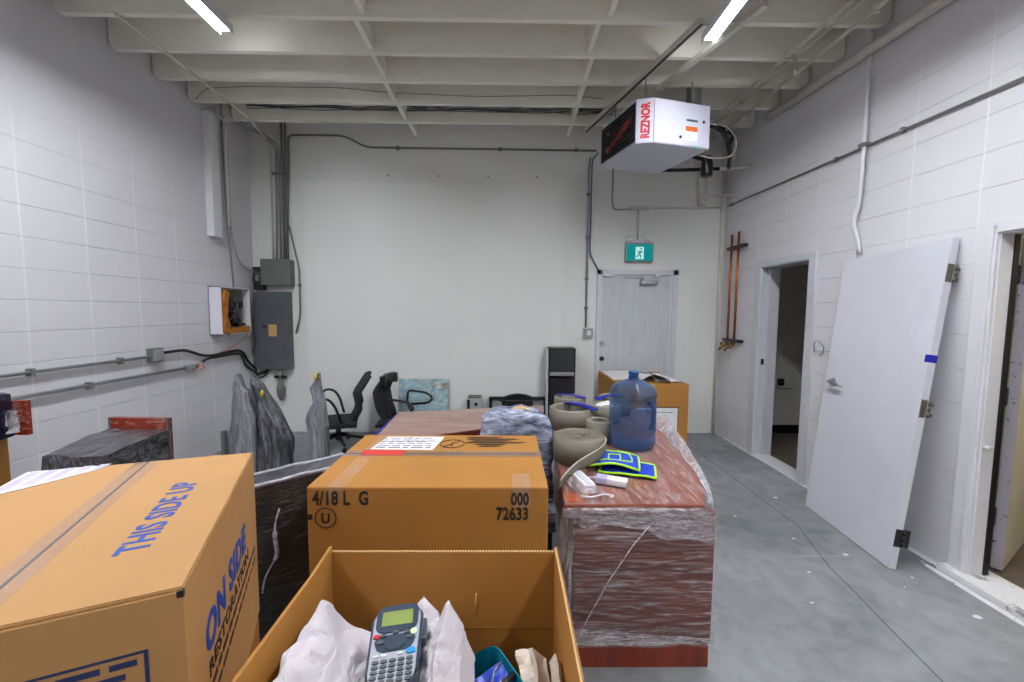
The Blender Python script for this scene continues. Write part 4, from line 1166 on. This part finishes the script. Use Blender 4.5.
# film lying on the top, with a raised sheet along the far right edge
def ft(u, v):
    y = 1.61 + 1.6*v
    xr = .825 + .39*min(1, (v*1.15))**.72
    xl = .24 + .1*v
    x = xl + (xr - xl)*u
    return Vector((x, y, DZ + .003 + .004*abs(noise.noise(Vector((x*22, y*5, 1))))))
b = MB(); b.grid(ft, 46, 50); b.build('film_on_top', M['film_top'], t, True)
def fs(u, v):
    y = 1.60 + 1.25*u
    xr = .825 + .39*(min(1, u*.9))**.72
    return Vector((xr - .16*u*(1 - v) + .02*v + .008*noise.noise(Vector((u*9, v*7, 6))), y, DZ + .012 + .05*math.sin(PI*min(1, v*1.2))*u - .16*max(0, v - .55)))
b = MB(); b.grid(fs, 30, 18); b.build('film_edge_sheet', M['film_loose'], t, True)
def fl(u, v):      # loose film hanging at the left corner of the near end
    z = .70 - .62*v
    x = .235 - .02*math.sin(v*PI) + .06*u*(1 - .2*v) + .012*noise.noise(Vector((u*6, z*7, 2)))
    return Vector((x, 1.60 - .012*math.sin(u*PI) + .01*noise.noise(Vector((u*8, z*6, 8))) + .04*(1 - u), z))
b = MB(); b.grid(fl, 12, 40); b.build('film_side_fold', M['film_loose'], t, True)
b = MB()
dp = [Vector((.60, 1.592, .66)), Vector((.52, 1.590, .56)), Vector((.42, 1.590, .40)), Vector((.32, 1.592, .20)), Vector((.295, 1.594, .16))]
b.tube(dp, .0025, 6); b.build('film_crease', M['film_rim'], t, True)

# rolls of vinyl base
def roll(label, x, y, r, hgt, tail=None, inner=.35, taper=1.0, tilt=0):
    t = thing('vinyl_roll', label, 'vinyl roll', (x, y, DZ + .008), 0, 'rolls of grey vinyl base on the desk')
    b = MB()
    b.lathe([(r*inner, .0), (r, 0), (r, hgt), (r*inner, hgt - .004), (r*inner, 0)], 36)
    b.build('roll_body', M['grey_rubber'], t)
    b = MB()
    pts = []
    turns = 6; N = turns*20
    for i in range(N + 1):
        a = 2*PI*turns*i/N; rr = r*inner + (r - r*inner)*i/N
        pts.append((rr*math.cos(a), rr*math.sin(a), hgt))
    b.tube(pts, .0028, 5)
    plabel(b.build('spiral_edge', M['grey_rubber_light'], t), 'pale spiral edge of the rolled strip')
    return t
t = roll('largest grey vinyl roll, nearest the camera, with a loose pale end', .385, 2.12, .135, .125, inner=.22)
o3 = WM[t].translation
b = MB()
tp = [Vector((.137, .02, .118)), Vector((.135, -.06, .118)), Vector((.085, -.155, .112)), Vector((.0, -.235, .10)), Vector((-.08, -.31, .085)), Vector((-.155, -.41, .05))]
tp = smooth(tp, .08)
rw = []
b2 = MB()
N = len(tp)
def strip_f(u, v):
    s = u*(N - 1); i = min(int(s), N - 2); p = tp[i].lerp(tp[i + 1], s - i)
    return p + Vector((-.004*v, -.004*v, -(.112 - .075*u**.5)*v))
b2.grid(strip_f, 24, 3); b2.build('loose_end', M['grey_rubber'], t, solid=.003)
MB().tube(tp, .003, 6).build('loose_edge', plain('cream_vinyl_edge', (206, 200, 178), .5), t)
roll('small grey vinyl roll right behind the largest roll', .56, 2.42, .078, .125, inner=.55)
roll('wide open grey vinyl roll behind the largest, with blue tape', .44, 2.72, .15, .13, inner=.72)
roll('grey vinyl roll holding scraps of white paper, beside the bottle', .70, 2.86, .11, .12, inner=.7)
roll('grey vinyl roll at far left of the cluster on the desk', .48, 3.06, .12, .13, inner=.75)
roll('grey vinyl roll at the far end of the desk, half hidden by the bottle', .83, 3.09, .12, .13, inner=.7)
for lab, p, q, wd in (('blue tape strip laid across the wide open vinyl roll', (.42, 2.84), (.58, 2.62), .05), ('blue tape strip on the far left vinyl roll', (.38, 3.12), (.58, 2.98), .035), ('blue tape strip on the vinyl roll beside the bottle', (.66, 2.95), (.88, 3.12), .045)):
    p, q = Vector((p[0], p[1], 0)), Vector((q[0], q[1], 0)); u = (q - p).normalized(); n = Vector((-u.y, u.x, 0)); L = (q - p).length
    b = MB(); b.grid(lambda uu, v: p + u*L*uu + n*wd*(v - .5) + Vector((0, 0, DZ + .147 + .012*math.sin(uu*PI))), 8, 3)
    tag(b.build('tape_strip', M['blue_tape'], solid=.004), lab, 'tape')
sb = bmesh.new(); bmesh.ops.create_icosphere(sb, subdivisions=3, radius=.055); crumple(sb, .035, 22, 3)
for v in sb.verts: v.co.z *= .6
b = MB(); b.merge(sb, Matrix.Translation((.70, 2.84, DZ + .115)))
tag(b.build('crumpled_paper', M['paper']), 'crumpled white paper stuffed in a vinyl roll beside the bottle', 'paper')

# water bottle
t = thing('water_bottle', 'large translucent blue water bottle standing on the wrapped desk', 'water bottle', (.738, 2.345, DZ + .008))
R0 = .133
prof = [(0, .012), (.10, 0), (.122, .006), (R0, .03), (R0, .075), (R0 - .006, .085), (R0 - .006, .095), (R0, .105), (R0, .30), (R0 - .007, .308), (R0 - .007, .318), (R0, .328), (R0, .352), (.128, .375), (.11, .402), (.075, .425), (.04, .438), (.029, .445), (.027, .478), (.031, .480), (.031, .488), (.026, .49), (.026, .497), (.0, .497)]
b = MB()
for p, q in ((0, 1),):
    pass
n_ = 48
rings = []
for r, z in prof:
    z *= .885
    ring = []
    for kk in range(n_):
        a = 2*PI*kk/n_
        rr = max(r, 1e-4)
        # grip recess on the right front side
        da = (a - math.radians(-48) + PI) % (2*PI) - PI
        if .10 < z < .31 and abs(da) < .42:
            rr -= .055*(1 - (abs(da)/.42)**2)
        ring.append(b.bm.verts.new((rr*math.cos(a), rr*math.sin(a), z)))
    rings.append(ring)
zs_add = []
for a_, c_ in zip(rings, rings[1:]):
    for kk in range(n_):
        f_ = b.bm.faces.new((a_[kk], a_[(kk + 1) % n_], c_[(kk + 1) % n_], c_[kk])); f_.smooth = True
b.build('bottle_body', M['jug'], t)
ha = math.radians(-48)
hd = Vector((math.cos(ha), math.sin(ha), 0))
MB().tube(smooth([hd*.10 + Vector((0, 0, .115)), hd*.132 + Vector((0, 0, .125)), hd*.134 + Vector((0, 0, .25)), hd*.10 + Vector((0, 0, .27))], .03), .012, 10).build('grip_handle', M['jug'], t)
MB().lathe([(.0275, .388), (.0285, .392), (.0275, .422), (.029, .424), (.029, .434), (.026, .440), (0, .441)], 24).build('neck', M['jug_cap'], t)

# folded blue cloths with neon trim
def pad(label, loc, rz, sx, sy, z, wave, seed, square=True):
    t = thing('folded_pad', label, 'pad', (loc[0], loc[1], z), rz, 'blue pads on the desk')
    def P(u, v, off=0):
        x, y = (u - .5)*sx, (v - .5)*sy
        return Vector((x, y, .006 + off + wave*(math.sin(u*PI)*.8 + .4*math.sin(v*PI)) + .006*noise.noise(Vector((u*3 + seed, v*3, 0)))))
    b = MB(); b.grid(lambda u, v: P(u, v), 14, 10); b.build('fabric', M['royal'], t, solid=.008)
    b = MB()
    loop = [P(i/10, 0, .002) for i in range(11)] + [P(1, i/8, .002) for i in range(1, 9)] + [P(1 - i/10, 1, .002) for i in range(1, 11)] + [P(0, 1 - i/8, .002) for i in range(1, 9)]
    b.tube(loop, .006, 6); b.build('neon_trim', M['neon'], t)
    if square:
        b = MB()
        b.tube([P(u, v, .006) for u, v in ((.2, .15), (.3, .15), (.72, .16), (.86, .22), (.86, .5), (.8, .82), (.5, .86), (.2, .82))], .0045, 6)
        b.tube([P(u, v, .006) for u, v in ((.38, .2), (.38, .55), (.62, .55), (.62, .2))], .0045, 6)
        b.build('neon_pattern', M['neon'], t)
    return t
pad('lower blue pad with neon green edge, pointed corner towards the desk edge', (.60, 1.96), math.radians(-18), .26, .17, DZ + .008, .004, 1, False)
pad('upper blue pad with neon green edge folded over the lower one', (.545, 2.0), math.radians(-16), .235, .19, DZ + .03, .026, 4)
# white gadget
t = thing('power_adapter', 'white rectangular power adapter with lilac end in front of the blue pads', 'adapter', (.48, 1.80, DZ + .008), math.radians(-24))
MB().box((-.07, -.028, 0), (.07, .028, .028), .007).build('adapter_body', M['enamel_white'], t)
MB().box((-.071, -.029, .004), (-.015, .029, .0285), .006).build('lilac_end', M['paper_lilac'], t)
MB().tube(smooth([(-.07, 0, .014), (-.10, .01, .01), (-.12, -.02, .008), (-.09, -.04, .008)], .02), .004, 8).build('cord', M['enamel_white'], t)
t = thing('light_tube', 'long white lamp block in torn clear packaging at desk corner', 'lamp', (.335, 1.78, DZ + .008), math.radians(14))
MB().box((-.028, -.095, 0), (.028, .095, .045), .008).build('lamp_block', M['enamel_white'], t)
MB().box((-.012, -.09, .0445), (.012, .09, .048), .001).build('ridge', M['frame_paint'], t)
b = MB(); b.grid(lambda u, v: Vector((-.055 + .12*u, -.14 + .22*v, .006 + .045*math.sin(u*PI)*(.4 + .6*v) + .012*noise.noise(Vector((u*6, v*6, 3))))), 14, 16)
b.build('clear_packaging', M['film_clear'], t)
MB().lathe([(0, -.012), (.012, 0), (0, .012)], 10, (-.03, -.12, .014)).build('cream_plug', M['tan'], t)
MB().tube(smooth([(-.05, -.12, .01), (-.02, -.15, .014), (.05, -.13, .012), (.09, -.15, .01), (.06, -.16, .01)], .02), .0035, 8).build('cord', M['enamel_white'], t)
b = MB(); b.prism([(.243, 1.632, DZ + .0005), (.33, 1.632, DZ + .0005), (.34, 1.70, DZ + .0005), (.245, 1.72, DZ + .0005)], (0, 0, .002))
# bare corner of the desk top between film folds
b.build('bare_corner', plain('bare_orange_cherry', (176, 78, 24), .3), bpy.data.objects['desk'], True)

# ================================================================== MARKED CARTON IN THE MIDDLE
X0, X1, Y0, Y1, Z0, Z1 = -.692, .146, 1.370, 1.965, .46, .90
t = thing('cardboard_box', 'plain carton hidden under the middle box marked 72633', 'cardboard box', (-.26, 1.66, 0))
MB().box((-.40, -.27, 0), (.40, .28, .455), .006).build('carton', M['card_dark'], t)
t = thing('cardboard_box', 'closed carton marked 4/18 L G and 72633 with white label on top', 'cardboard box', ((X0 + X1)/2, (Y0 + Y1)/2, Z0))
b = MB().box((X0, Y0, Z0), (X1, Y1, Z1), .006)
b.build('carton', M['card'], t, True)
ys = 1.70
MB().box((X0 + .003, ys - .03, Z1), (X1 - .003, ys + .03, Z1 + .0008)).build('tape', film('clear_carton_tape', (4, 4, 4), .35, .7, .06, .25), t, True)
MB().box((X0 + .002, ys - .002, Z1 + .001), (X1 - .002, ys + .002, Z1 + .0016)).build('flap_seam', M['black_ink'], t, True)
MB().box((-.60 - .02, 1.68, Z1 + .0012), (-.44, 1.74, Z1 + .0024)).build('red_sticker', M['red_sticker'], t, True)
MB().prism([(-.60, 1.752, Z1 + .001), (-.325, 1.742, Z1 + .001), (-.30, 1.93, Z1 + .001), (-.575, 1.93, Z1 + .001)], (0, 0, .0014)).build('shipping_label', M['paper'], t, True)
b = MB()
for i in range(6):
    yy = 1.77 + i*.026
    x = -.585
    while x < -.36:
        wd = random.uniform(.02, .06); b.box((x, yy, Z1 + .0024), (min(x + wd, -.34), yy + (.006 if i % 3 else .010), Z1 + .0028)); x += wd + .012
b.box((-.46, 1.86, Z1 + .0024), (-.457, 1.925, Z1 + .0028)); b.box((-.58, 1.853, Z1 + .0024), (-.31, 1.855, Z1 + .0028))
b.build('label_print', M['navy_ink'], t, True)
b = MB(); b.tube([(-.25 + .055*math.cos(2*PI*i/24), 1.83 + .055*math.sin(2*PI*i/24), Z1 + .001) for i in range(25)], .0022, 5)
b.tube([(-.285, 1.79, Z1 + .001), (-.215, 1.87, Z1 + .001)], .0022, 5); b.tube([(-.25, 1.80, Z1 + .001), (-.25, 1.86, Z1 + .001)], .003, 5)
b.build('round_symbol', M['black_ink'], t, True)
b = MB()                                         # arrow bars printed on the top
for i, (xa, xb, yy) in enumerate(((-.20, -.02, 1.925), (-.19, .06, 1.90), (-.17, .02, 1.875), (-.20, .09, 1.85), (-.15, .0, 1.825), (-.13, -.02, 1.80))):
    b.prism([(xa, yy - .009, Z1 + .0005), (xb - .03, yy - .009, Z1 + .0005), (xb, yy, Z1 + .0005), (xb - .03, yy + .007, Z1 + .0005), (xa + .02, yy + .007, Z1 + .0005)], (0, 0, .001))
b.build('arrow_print', M['black_ink'], t, True)
MB().box((.02, Y0 - .0015, .83), (.085, Y0 + .12, Z1 + .0015)).build('side_tape', M['tape_clear'], t, True)
MB().box((-.62, Y0 - .0015, .86), (-.56, Y1 - .02, Z1 + .0015)).build('side_tape', M['tape_clear'], t, True)
def fm_(x, z): return frame_mat((x, Y0 - .001, z), (1, 0, 0), (0, 0, 1))
text('lettering', '4/18 L  G', .068, fm_(-.672, .838), M['black_ink'], t, .002, .70, spacing=1.06)
text('lettering', '000', .062, fm_(.078, .838), M['black_ink'], t, .002, .64, align='RIGHT', spacing=1.06)
text('lettering', '72633', .062, fm_(.078, .785), M['black_ink'], t, .002, .70, align='RIGHT', spacing=1.06)
text('lettering', 'U', .05, fm_(-.628, .772), M['black_ink'], t, .0014, .9, align='CENTER')
b = MB(); b.tube([(-.628 + .036*math.cos(2*PI*i/28), Y0 - .0005, .790 + .036*math.sin(2*PI*i/28)) for i in range(29)], .0022, 5)
b.build('round_symbol', M['black_ink'], t, True)
MB().box((X0 - .0012, Y0 - .001, .783), (X0 + .018, Y0 + .03, .803)).build('print_mark', M['black_ink'], t, True)

# ================================================================== OPEN BOX IN FRONT
ox0, ox1, oy0, oy1, oz0, oz1 = -.427, .124, .40, .948, .46, .93
t = thing('cardboard_box', 'plain carton stacked under the open box nearest the camera', 'cardboard box', (-.15, .67, 0))
MB().box((-.27, -.26, 0), (.27, .27, .455), .006).build('carton', M['card_dark'], t)
t = thing('open_box', 'open-topped cardboard box full of white packing paper, nearest the camera', 'cardboard box', (-.15, .67, oz0))
b = MB()
th = .007
b.box((ox0, oy1 - th, oz0), (ox1, oy1, oz1), .001); b.build('side_wall', M['card'], t, True)
b = MB(); b.prism([(ox0, oy0, oz0), (ox0, oy1, oz0), (ox0, oy1, oz1 + .012), (ox0, oy1 - .10, oz1 + .004), (ox0, oy0, oz1 + .004)], (th, 0, 0)); b.build('side_wall', M['card'], t, True)
b = MB(); b.prism([(ox1 - th, oy0, oz0), (ox1 - th, oy1, oz0), (ox1 - th, oy1, oz1 + .008), (ox1 - th, oy0, oz1)], (th, 0, 0)); b.build('side_wall', M['card'], t, True)
MB().box((ox0, oy0, oz0), (ox1, oy0 + th, oz1), .001).build('side_wall', M['card'], t, True)
MB().box((ox0, oy0, oz0), (ox1, oy1, oz0 + th), .001).build('bottom', M['card'], t, True)
for a, c in (((ox0 + .0, oy1 - th, oz1), (ox1, oy1, oz1 + .0016)), ((ox1 - th, oy0, oz1 + .0), (ox1, oy1, oz1 + .0085)),):
    b = MB()
    if a[0] > 0: b.prism([(a[0], oy0, oz1 + .0004), (a[0], oy1, oz1 + .0084), (a[0] + th, oy1, oz1 + .0084), (a[0] + th, oy0, oz1 + .0004)], (0, 0, .0012))
    else: b.box(a, c)
    plabel(b.build('cut_edge', M['corrug'], t, True), 'ragged corrugated top edge')
MB().box((ox0 + th, oy1 - th - .0015, .735), (ox1 - th, oy1 - th, .738)).build('score_line', M['card_dark'], t, True)
MB().tube([(-.075, oy1 - th - .004, .775), (-.072, oy1 - th - .006, .83)], .0022, 6).build('staple', M['tan'], t, True)

# packing paper: faceted crumpled sheets
def paper(label, pts_uv, seed, amp=.02, mat='tissue'):
    """a crumpled sheet over a coarse control net"""
    rows = len(pts_uv); cols = len(pts_uv[0])
    def f(u, v):
        s, q = u*(rows - 1), v*(cols - 1)
        i, j = min(int(s), rows - 2), min(int(q), cols - 2)
        a, c = s - i, q - j
        P = [Vector(pts_uv[i + di][j + dj]) for di in (0, 1) for dj in (0, 1)]
        p = (P[0]*(1 - a) + P[2]*a)*(1 - c) + (P[1]*(1 - a) + P[3]*a)*c
        nz = noise.noise_vector(p*12 + Vector((seed, seed, 0)))
        ds, _p = noise.voronoi(p*24 + Vector((0, seed, 0)))
        d2, _p = noise.voronoi(p*55 + Vector((seed, 0, 3)))
        return p + nz*amp + Vector((-.25, -.6, .75))*((ds[1] - ds[0] - .3)*amp*1.9 + (d2[1] - d2[0] - .3)*amp*.6)
    b = MB(); b.grid(f, 54, 54, smooth=False)
    o = b.build('packing_paper', M[mat], solid=.0015)
    return tag(o, label, 'paper', 'crumpled packing paper in the open box')
paper('white packing paper heaped at the left side of the open box', [
    [(-.418, .42, .86), (-.36, .42, .87), (-.28, .42, .82), (-.22, .42, .78)],
    [(-.415, .58, .86), (-.37, .60, .90), (-.30, .60, .86), (-.24, .60, .80)],
    [(-.405, .72, .83), (-.38, .73, .915), (-.32, .73, .87), (-.25, .74, .82)],
    [(-.40, .78, .80), (-.385, .80, .920), (-.33, .82, .84), (-.25, .84, .80)],
    [(-.395, .84, .72), (-.36, .86, .78), (-.31, .88, .74), (-.24, .90, .74)]], 1, .012)
paper('white packing paper filling the middle of the open box under the keypad device', [
    [(-.30, .42, .78), (-.18, .42, .80), (-.06, .42, .74)],
    [(-.30, .60, .82), (-.18, .60, .83), (-.09, .62, .80)],
    [(-.29, .74, .84), (-.20, .76, .83), (-.13, .76, .82)],
    [(-.27, .86, .80), (-.19, .86, .80), (-.12, .86, .73)]], 5, .014)
paper('pointed fold of white packing paper standing right of the keypad device', [
    [(-.165, .52, .80), (-.12, .54, .84), (-.08, .55, .82), (-.06, .54, .74)],
    [(-.16, .66, .85), (-.125, .67, .89), (-.085, .68, .85), (-.06, .67, .78)],
    [(-.155, .76, .87), (-.12, .785, .928), (-.088, .78, .885), (-.065, .77, .82)],
    [(-.165, .83, .83), (-.125, .83, .84), (-.09, .83, .80), (-.07, .82, .76)]], 9, .009)
paper('upper back fold of white paper behind the keypad device', [
    [(-.20, .76, .84), (-.165, .78, .85), (-.13, .78, .83)],
    [(-.21, .82, .87), (-.18, .845, .895), (-.145, .83, .87)],
    [(-.22, .89, .78), (-.18, .90, .80), (-.13, .90, .76)]], 14, .008)
M['paper_tan'] = plain('greyish_packing_paper', (202, 190, 176), .7, var=.05)
paper('greyer crumpled packing paper at right of the open box, beside the teal tray', [
    [(.035, .46, .76), (.065, .46, .78), (.085, .46, .75)],
    [(.035, .66, .78), (.06, .66, .81), (.088, .66, .77)],
    [(.022, .785, .805), (.055, .79, .815), (.086, .785, .80)],
    [(.035, .82, .72), (.06, .82, .72), (.08, .82, .70)]], 20, .012, 'paper_tan')
paper('narrow rolled packing paper in the right corner of the open box', [
    [(.090, .46, .76), (.102, .46, .79), (.112, .46, .76)],
    [(.088, .66, .79), (.102, .66, .81), (.112, .66, .78)],
    [(.090, .79, .79), (.102, .795, .805), (.114, .79, .78)],
    [(.088, .83, .74), (.10, .83, .74), (.112, .83, .72)]], 25, .006, 'paper_tan')

# handheld label maker
tp_, bt_ = Vector((-.219, .80, .905)), Vector((-.188, .617, .900))
yd = (tp_ - bt_).normalized(); xd = Vector((1, .10, .03)); xd = (xd - yd*xd.dot(yd)).normalized()
lm = frame_mat(bt_, xd, yd); Lh = (tp_ - bt_).length
t = thing('label_maker', 'grey and navy handheld label maker with green screen in the open box', 'label maker', bt_)
def rr_outline(w0, w1, L, r, k=6, inset=0):
    pts = []
    c = [(w1/2 - r, L - r, 0), (-w1/2 + r, L - r, 90), (-w0/2 + r, r, 180), (w0/2 - r, r, 270)]
    for (x, y, a) in c:
        for i in range(k + 1):
            aa = math.radians(a + 90*i/k); pts.append((x + (r - inset)*math.cos(aa), y + (r - inset)*math.sin(aa)))
    return pts
def plate(name, pts, z0, z1, mat, bev=0):
    b = MB().prism([(x, y, z0) for x, y in pts], (0, 0, z1 - z0))
    if bev: bmesh.ops.bevel(b.bm, geom=[e for e in b.bm.edges if abs(e.verts[0].co.z - e.verts[1].co.z) < 1e-6], offset=bev, segments=3, affect='EDGES')
    b.bm.transform(lm)
    return b.build(name, mat, t, True)
M['navy_plastic'] = plain('navy_plastic', (52, 66, 82), .35)
M['silver_plastic'] = plain('silver_grey_keypad', (176, 180, 192), .35)
plate('case', rr_outline(.088, .098, Lh, .034), -.045, .0, M['navy_plastic'], .006)
plate('keypad_face', rr_outline(.078, .088, Lh - .008, .030, inset=.0), .0, .003, M['silver_plastic'], .001)
plate('screen_bezel', [(x, y + Lh - .075) for x, y in rr_outline(.078, .080, .068, .018)], .003, .0055, M['navy_plastic'], .001)
plate('screen', [(-.029, Lh - .060), (.029, Lh - .060), (.029, Lh - .024), (-.029, Lh - .024)], .0055, .0062, M['lcd'])
plate('control_pad', [(x, y + Lh - .117) for x, y in rr_outline(.066, .074, .036, .014)], .003, .005, M['navy_plastic'], .001)
plate('navigation_disc', [(.019*math.cos(2*PI*i/20), Lh - .103 + .015*math.sin(2*PI*i/20)) for i in range(20)], .004, .0075, M['navy_plastic'], .001)
def key(x, y, w_, h_, m_, z=.003, name='key'):
    plate(name, [(x + w_/2*math.cos(2*PI*i/12)*(1.15 if i % 3 else 1), y + h_/2*math.sin(2*PI*i/12)) for i in range(12)], z, z + .003, m_)
key(-.034, Lh - .082, .012, .009, M['red']); key(.033, Lh - .080, .012, .014, plain('pale_key', (214, 222, 190), .4))
key(.030, Lh - .122, .016, .012, plain('sky_blue_key', (40, 150, 214), .4))
for x, y in ((-.026, Lh - .098), (.026, Lh - .093), (-.022, Lh - .083), (.021, Lh - .081), (.0, Lh - .078)): key(x, y, .011, .007, M['panel_grey'], .005)
for r_ in range(5):
    for c_ in range(5):
        key(-.029 + c_*.0145, Lh - .137 - r_*.0098, .0115, .0062, M['panel_grey'])
for x in (-.007, .007): key(x, Lh - .189, .010, .006, M['panel_grey'])
for x in (-.03, -.016, .012): key(x, Lh - .125, .010, .005, plain('pale_key', (214, 222, 210), .4))
MB().box((.044, Lh - .085, -.03), (.056, Lh - .035, -.008), .004, lm).build('side_button', M['panel_grey'], t, True)

# teal tray with blue pouch
t = thing('plastic_tray', 'teal plastic tray tilted in the open box beside the white paper', 'tray', (-.03, .70, .66))
tm = Matrix.Translation((-.060, .80, .695)) @ Matrix.Rotation(math.radians(33), 4, 'Z') @ Matrix.Rotation(math.radians(3), 4, 'X')
def trp(z, s): return [(x*s, y*s, z) for x, y in [(px, py - .17) for px, py in rr_outline(.085, .085, .17, .022)]]
b = MB()
o1, i1 = trp(.11, 1), trp(.11, .95); o0, i0 = trp(0, .86), trp(.004, .82)
n_ = len(o1)
V = [[b.bm.verts.new(tm @ Vector(p)) for p in ring] for ring in (o0, o1, i1, i0)]
for A1, A2 in zip(V, V[1:]):
    for i in range(n_): b.bm.faces.new((A1[i], A1[(i + 1) % n_], A2[(i + 1) % n_], A2[i]))
b.bm.faces.new(V[0]); b.bm.faces.new(V[3])
b.build('tray_shell', M['teal'], t, True)
t = thing('battery_pack', 'blue foil pouch with dark battery clips lying in the teal tray', 'pouch', (-.03, .68, .76))
pm = Matrix.Translation((-.018, .735, .742)) @ Matrix.Rotation(math.radians(33), 4, 'Z') @ Matrix.Rotation(math.radians(14), 4, 'X')
sb = subdiv_box((-.033, -.07, 0), (.033, .045, .045), 6); crumple(sb, .008, 30, 3)
b = MB(); b.merge(sb, pm); b.build('pouch', M['blue_plastic'], t, True)
b = MB()
for i in range(3): b.tube([pm @ Vector((-.025 + .004*i, -.05 + i*.022, .052)), pm @ Vector((.030 + .004*i, -.035 + i*.022, .052))], .0075, 8)
b.build('battery', M['black'], t, True)
b = MB()
for i in range(3): b.tube([pm @ Vector((-.015, -.045 + i*.022, .060)), pm @ Vector((.018, -.036 + i*.022, .060))], .0025, 6)
b.tube(smooth([pm @ Vector((-.04, -.08, .03)), pm @ Vector((-.03, -.02, .06)), pm @ Vector((.0, .03, .055)), pm @ Vector((.03, .04, .05))], .03), .002, 6)
b.build('steel_clip', M['steel'], t, True)

# ================================================================== BIG BOX ON THE LEFT
C0 = Vector((-.49, .592, 0)); ang = math.radians(23.79); LZ0, LZ1 = .60, 1.09; LW, LL = .50, .645
t = thing('cardboard_box', 'plain carton underneath the big blue-lettered moving box', 'cardboard box', (C0.x, C0.y, 0), ang)
MB().box((-.50, .01, 0), (-.0, .63, .595), .006).build('carton', M['card_dark'], t)
t = thing('moving_box', 'big closed moving box with blue THIS SIDE UP lettering at the left', 'cardboard box', (C0.x, C0.y, LZ0), ang)
HH = LZ1 - LZ0
W_ = WM[t]
MB().prism([(-LW, 0, 0), (0, 0, 0), (0, LL, 0), (-LW, LL + .055, 0)], (0, 0, HH - .006)).build('carton', M['card_light'], t)
for xa, xb in ((-LW/2 + .0015, -.001), (-LW, -LW/2 - .0015)):
    b = MB().prism([(xa, .004, HH - .0065), (xb, .004, HH - .0065), (xb, LL - .11*xb, HH - .0065), (xa, LL - .11*xa, HH - .0065)], (0, 0, .0065))
    bmesh.ops.bevel(b.bm, geom=b.bm.edges[:], offset=.0018, segments=2, affect='EDGES')
    b.build('top_flap', M['card_light'], t)
MB().box((-LW/2 - .0018, .0, HH - .004), (-LW/2 + .0018, LL + .02, HH + .0003)).build('flap_seam', M['black_ink'], t)
MB().box((-.008, -.0008, HH - .014), (.0008, .006, HH - .004)).build('corner_gap', M['black_ink'], t)
t3 = MB().box((-LW/2 - .028, .0, HH), (-LW/2 + .028, LL + .025, HH + .0008)).build('clear_tape', film('clear_packing_tape', (3, 3, 3), .3, .7, .08, .2, tint=(226, 214, 220)), t)
b = MB().prism([(-.50, .53, HH + .0009), (-.42, .585, HH + .0009), (-.34, .655, HH + .0009), (-.335, LL + .032, HH + .0009), (-.50, LL + .05, HH + .0009)], (0, 0, .001))
b.build('shipping_label', M['paper'], t)
b = MB()
for i in range(5):
    b.prism([(-.495 + i*.034, .56 + .022*i, HH + .0019), (-.475 + i*.034, .57 + .022*i, HH + .0019), (-.468 + i*.034, .685, HH + .0019), (-.49 + i*.034, .688, HH + .0019)], (0, 0, .0006))
b.build('label_print', M['paper_lilac'], t)
text('lettering', 'THIS SIDE UP', .066, W_ @ frame_mat((-.089, .145, HH + .0002), (0, 1, 0), (-1, 0, 0)), M['blue_ink'], t, .0014, .79, spacing=1.06)
text('lettering', 'ON SIDE', .092, W_ @ frame_mat((.0006, .100, .292), (0, 1, 0), (0, 0, 1)), M['blue_ink'], t, .0032, 1.0, spacing=1.08)
text('lettering', 'RESTORATION', .042, W_ @ frame_mat((.0006, .110, .244), (0, 1, 0), (0, 0, 1)), M['black_ink'], t, .0006, 1.33, spacing=1.08)
b = MB()
for row, (z, h_) in enumerate(((.215, .012), (.185, .009))):
    y = .115 + .05*row
    while y < .58:
        wd = random.uniform(.02, .05); b.box((.0002, y, z), (.0010, min(y + wd, .6), z + h_)); y += wd + .012
b.build('small_print', M['black_ink'], t)
b = MB()                                         # printed frame on the near face
fx1, fz1 = -.045, 1.008 - LZ0
b.box((-.40, -.0008, fz1 - .004), (fx1, .0, fz1)); b.box((fx1 - .005, -.0008, .08), (fx1, 0, fz1)); b.box((-.40, -.0008, .08), (-.395, 0, fz1)); b.box((-.40, -.0008, .08), (fx1, 0, .084))
for row in range(5):
    x = -.385
    while x < fx1 - .03:
        wd = random.uniform(.02, .06); b.box((x, -.0008, fz1 - .02 - row*.018), (min(x + wd, fx1 - .012), 0, fz1 - .011 - row*.018)); x += wd + .01
b.build('printed_panel', M['navy_ink'], t)
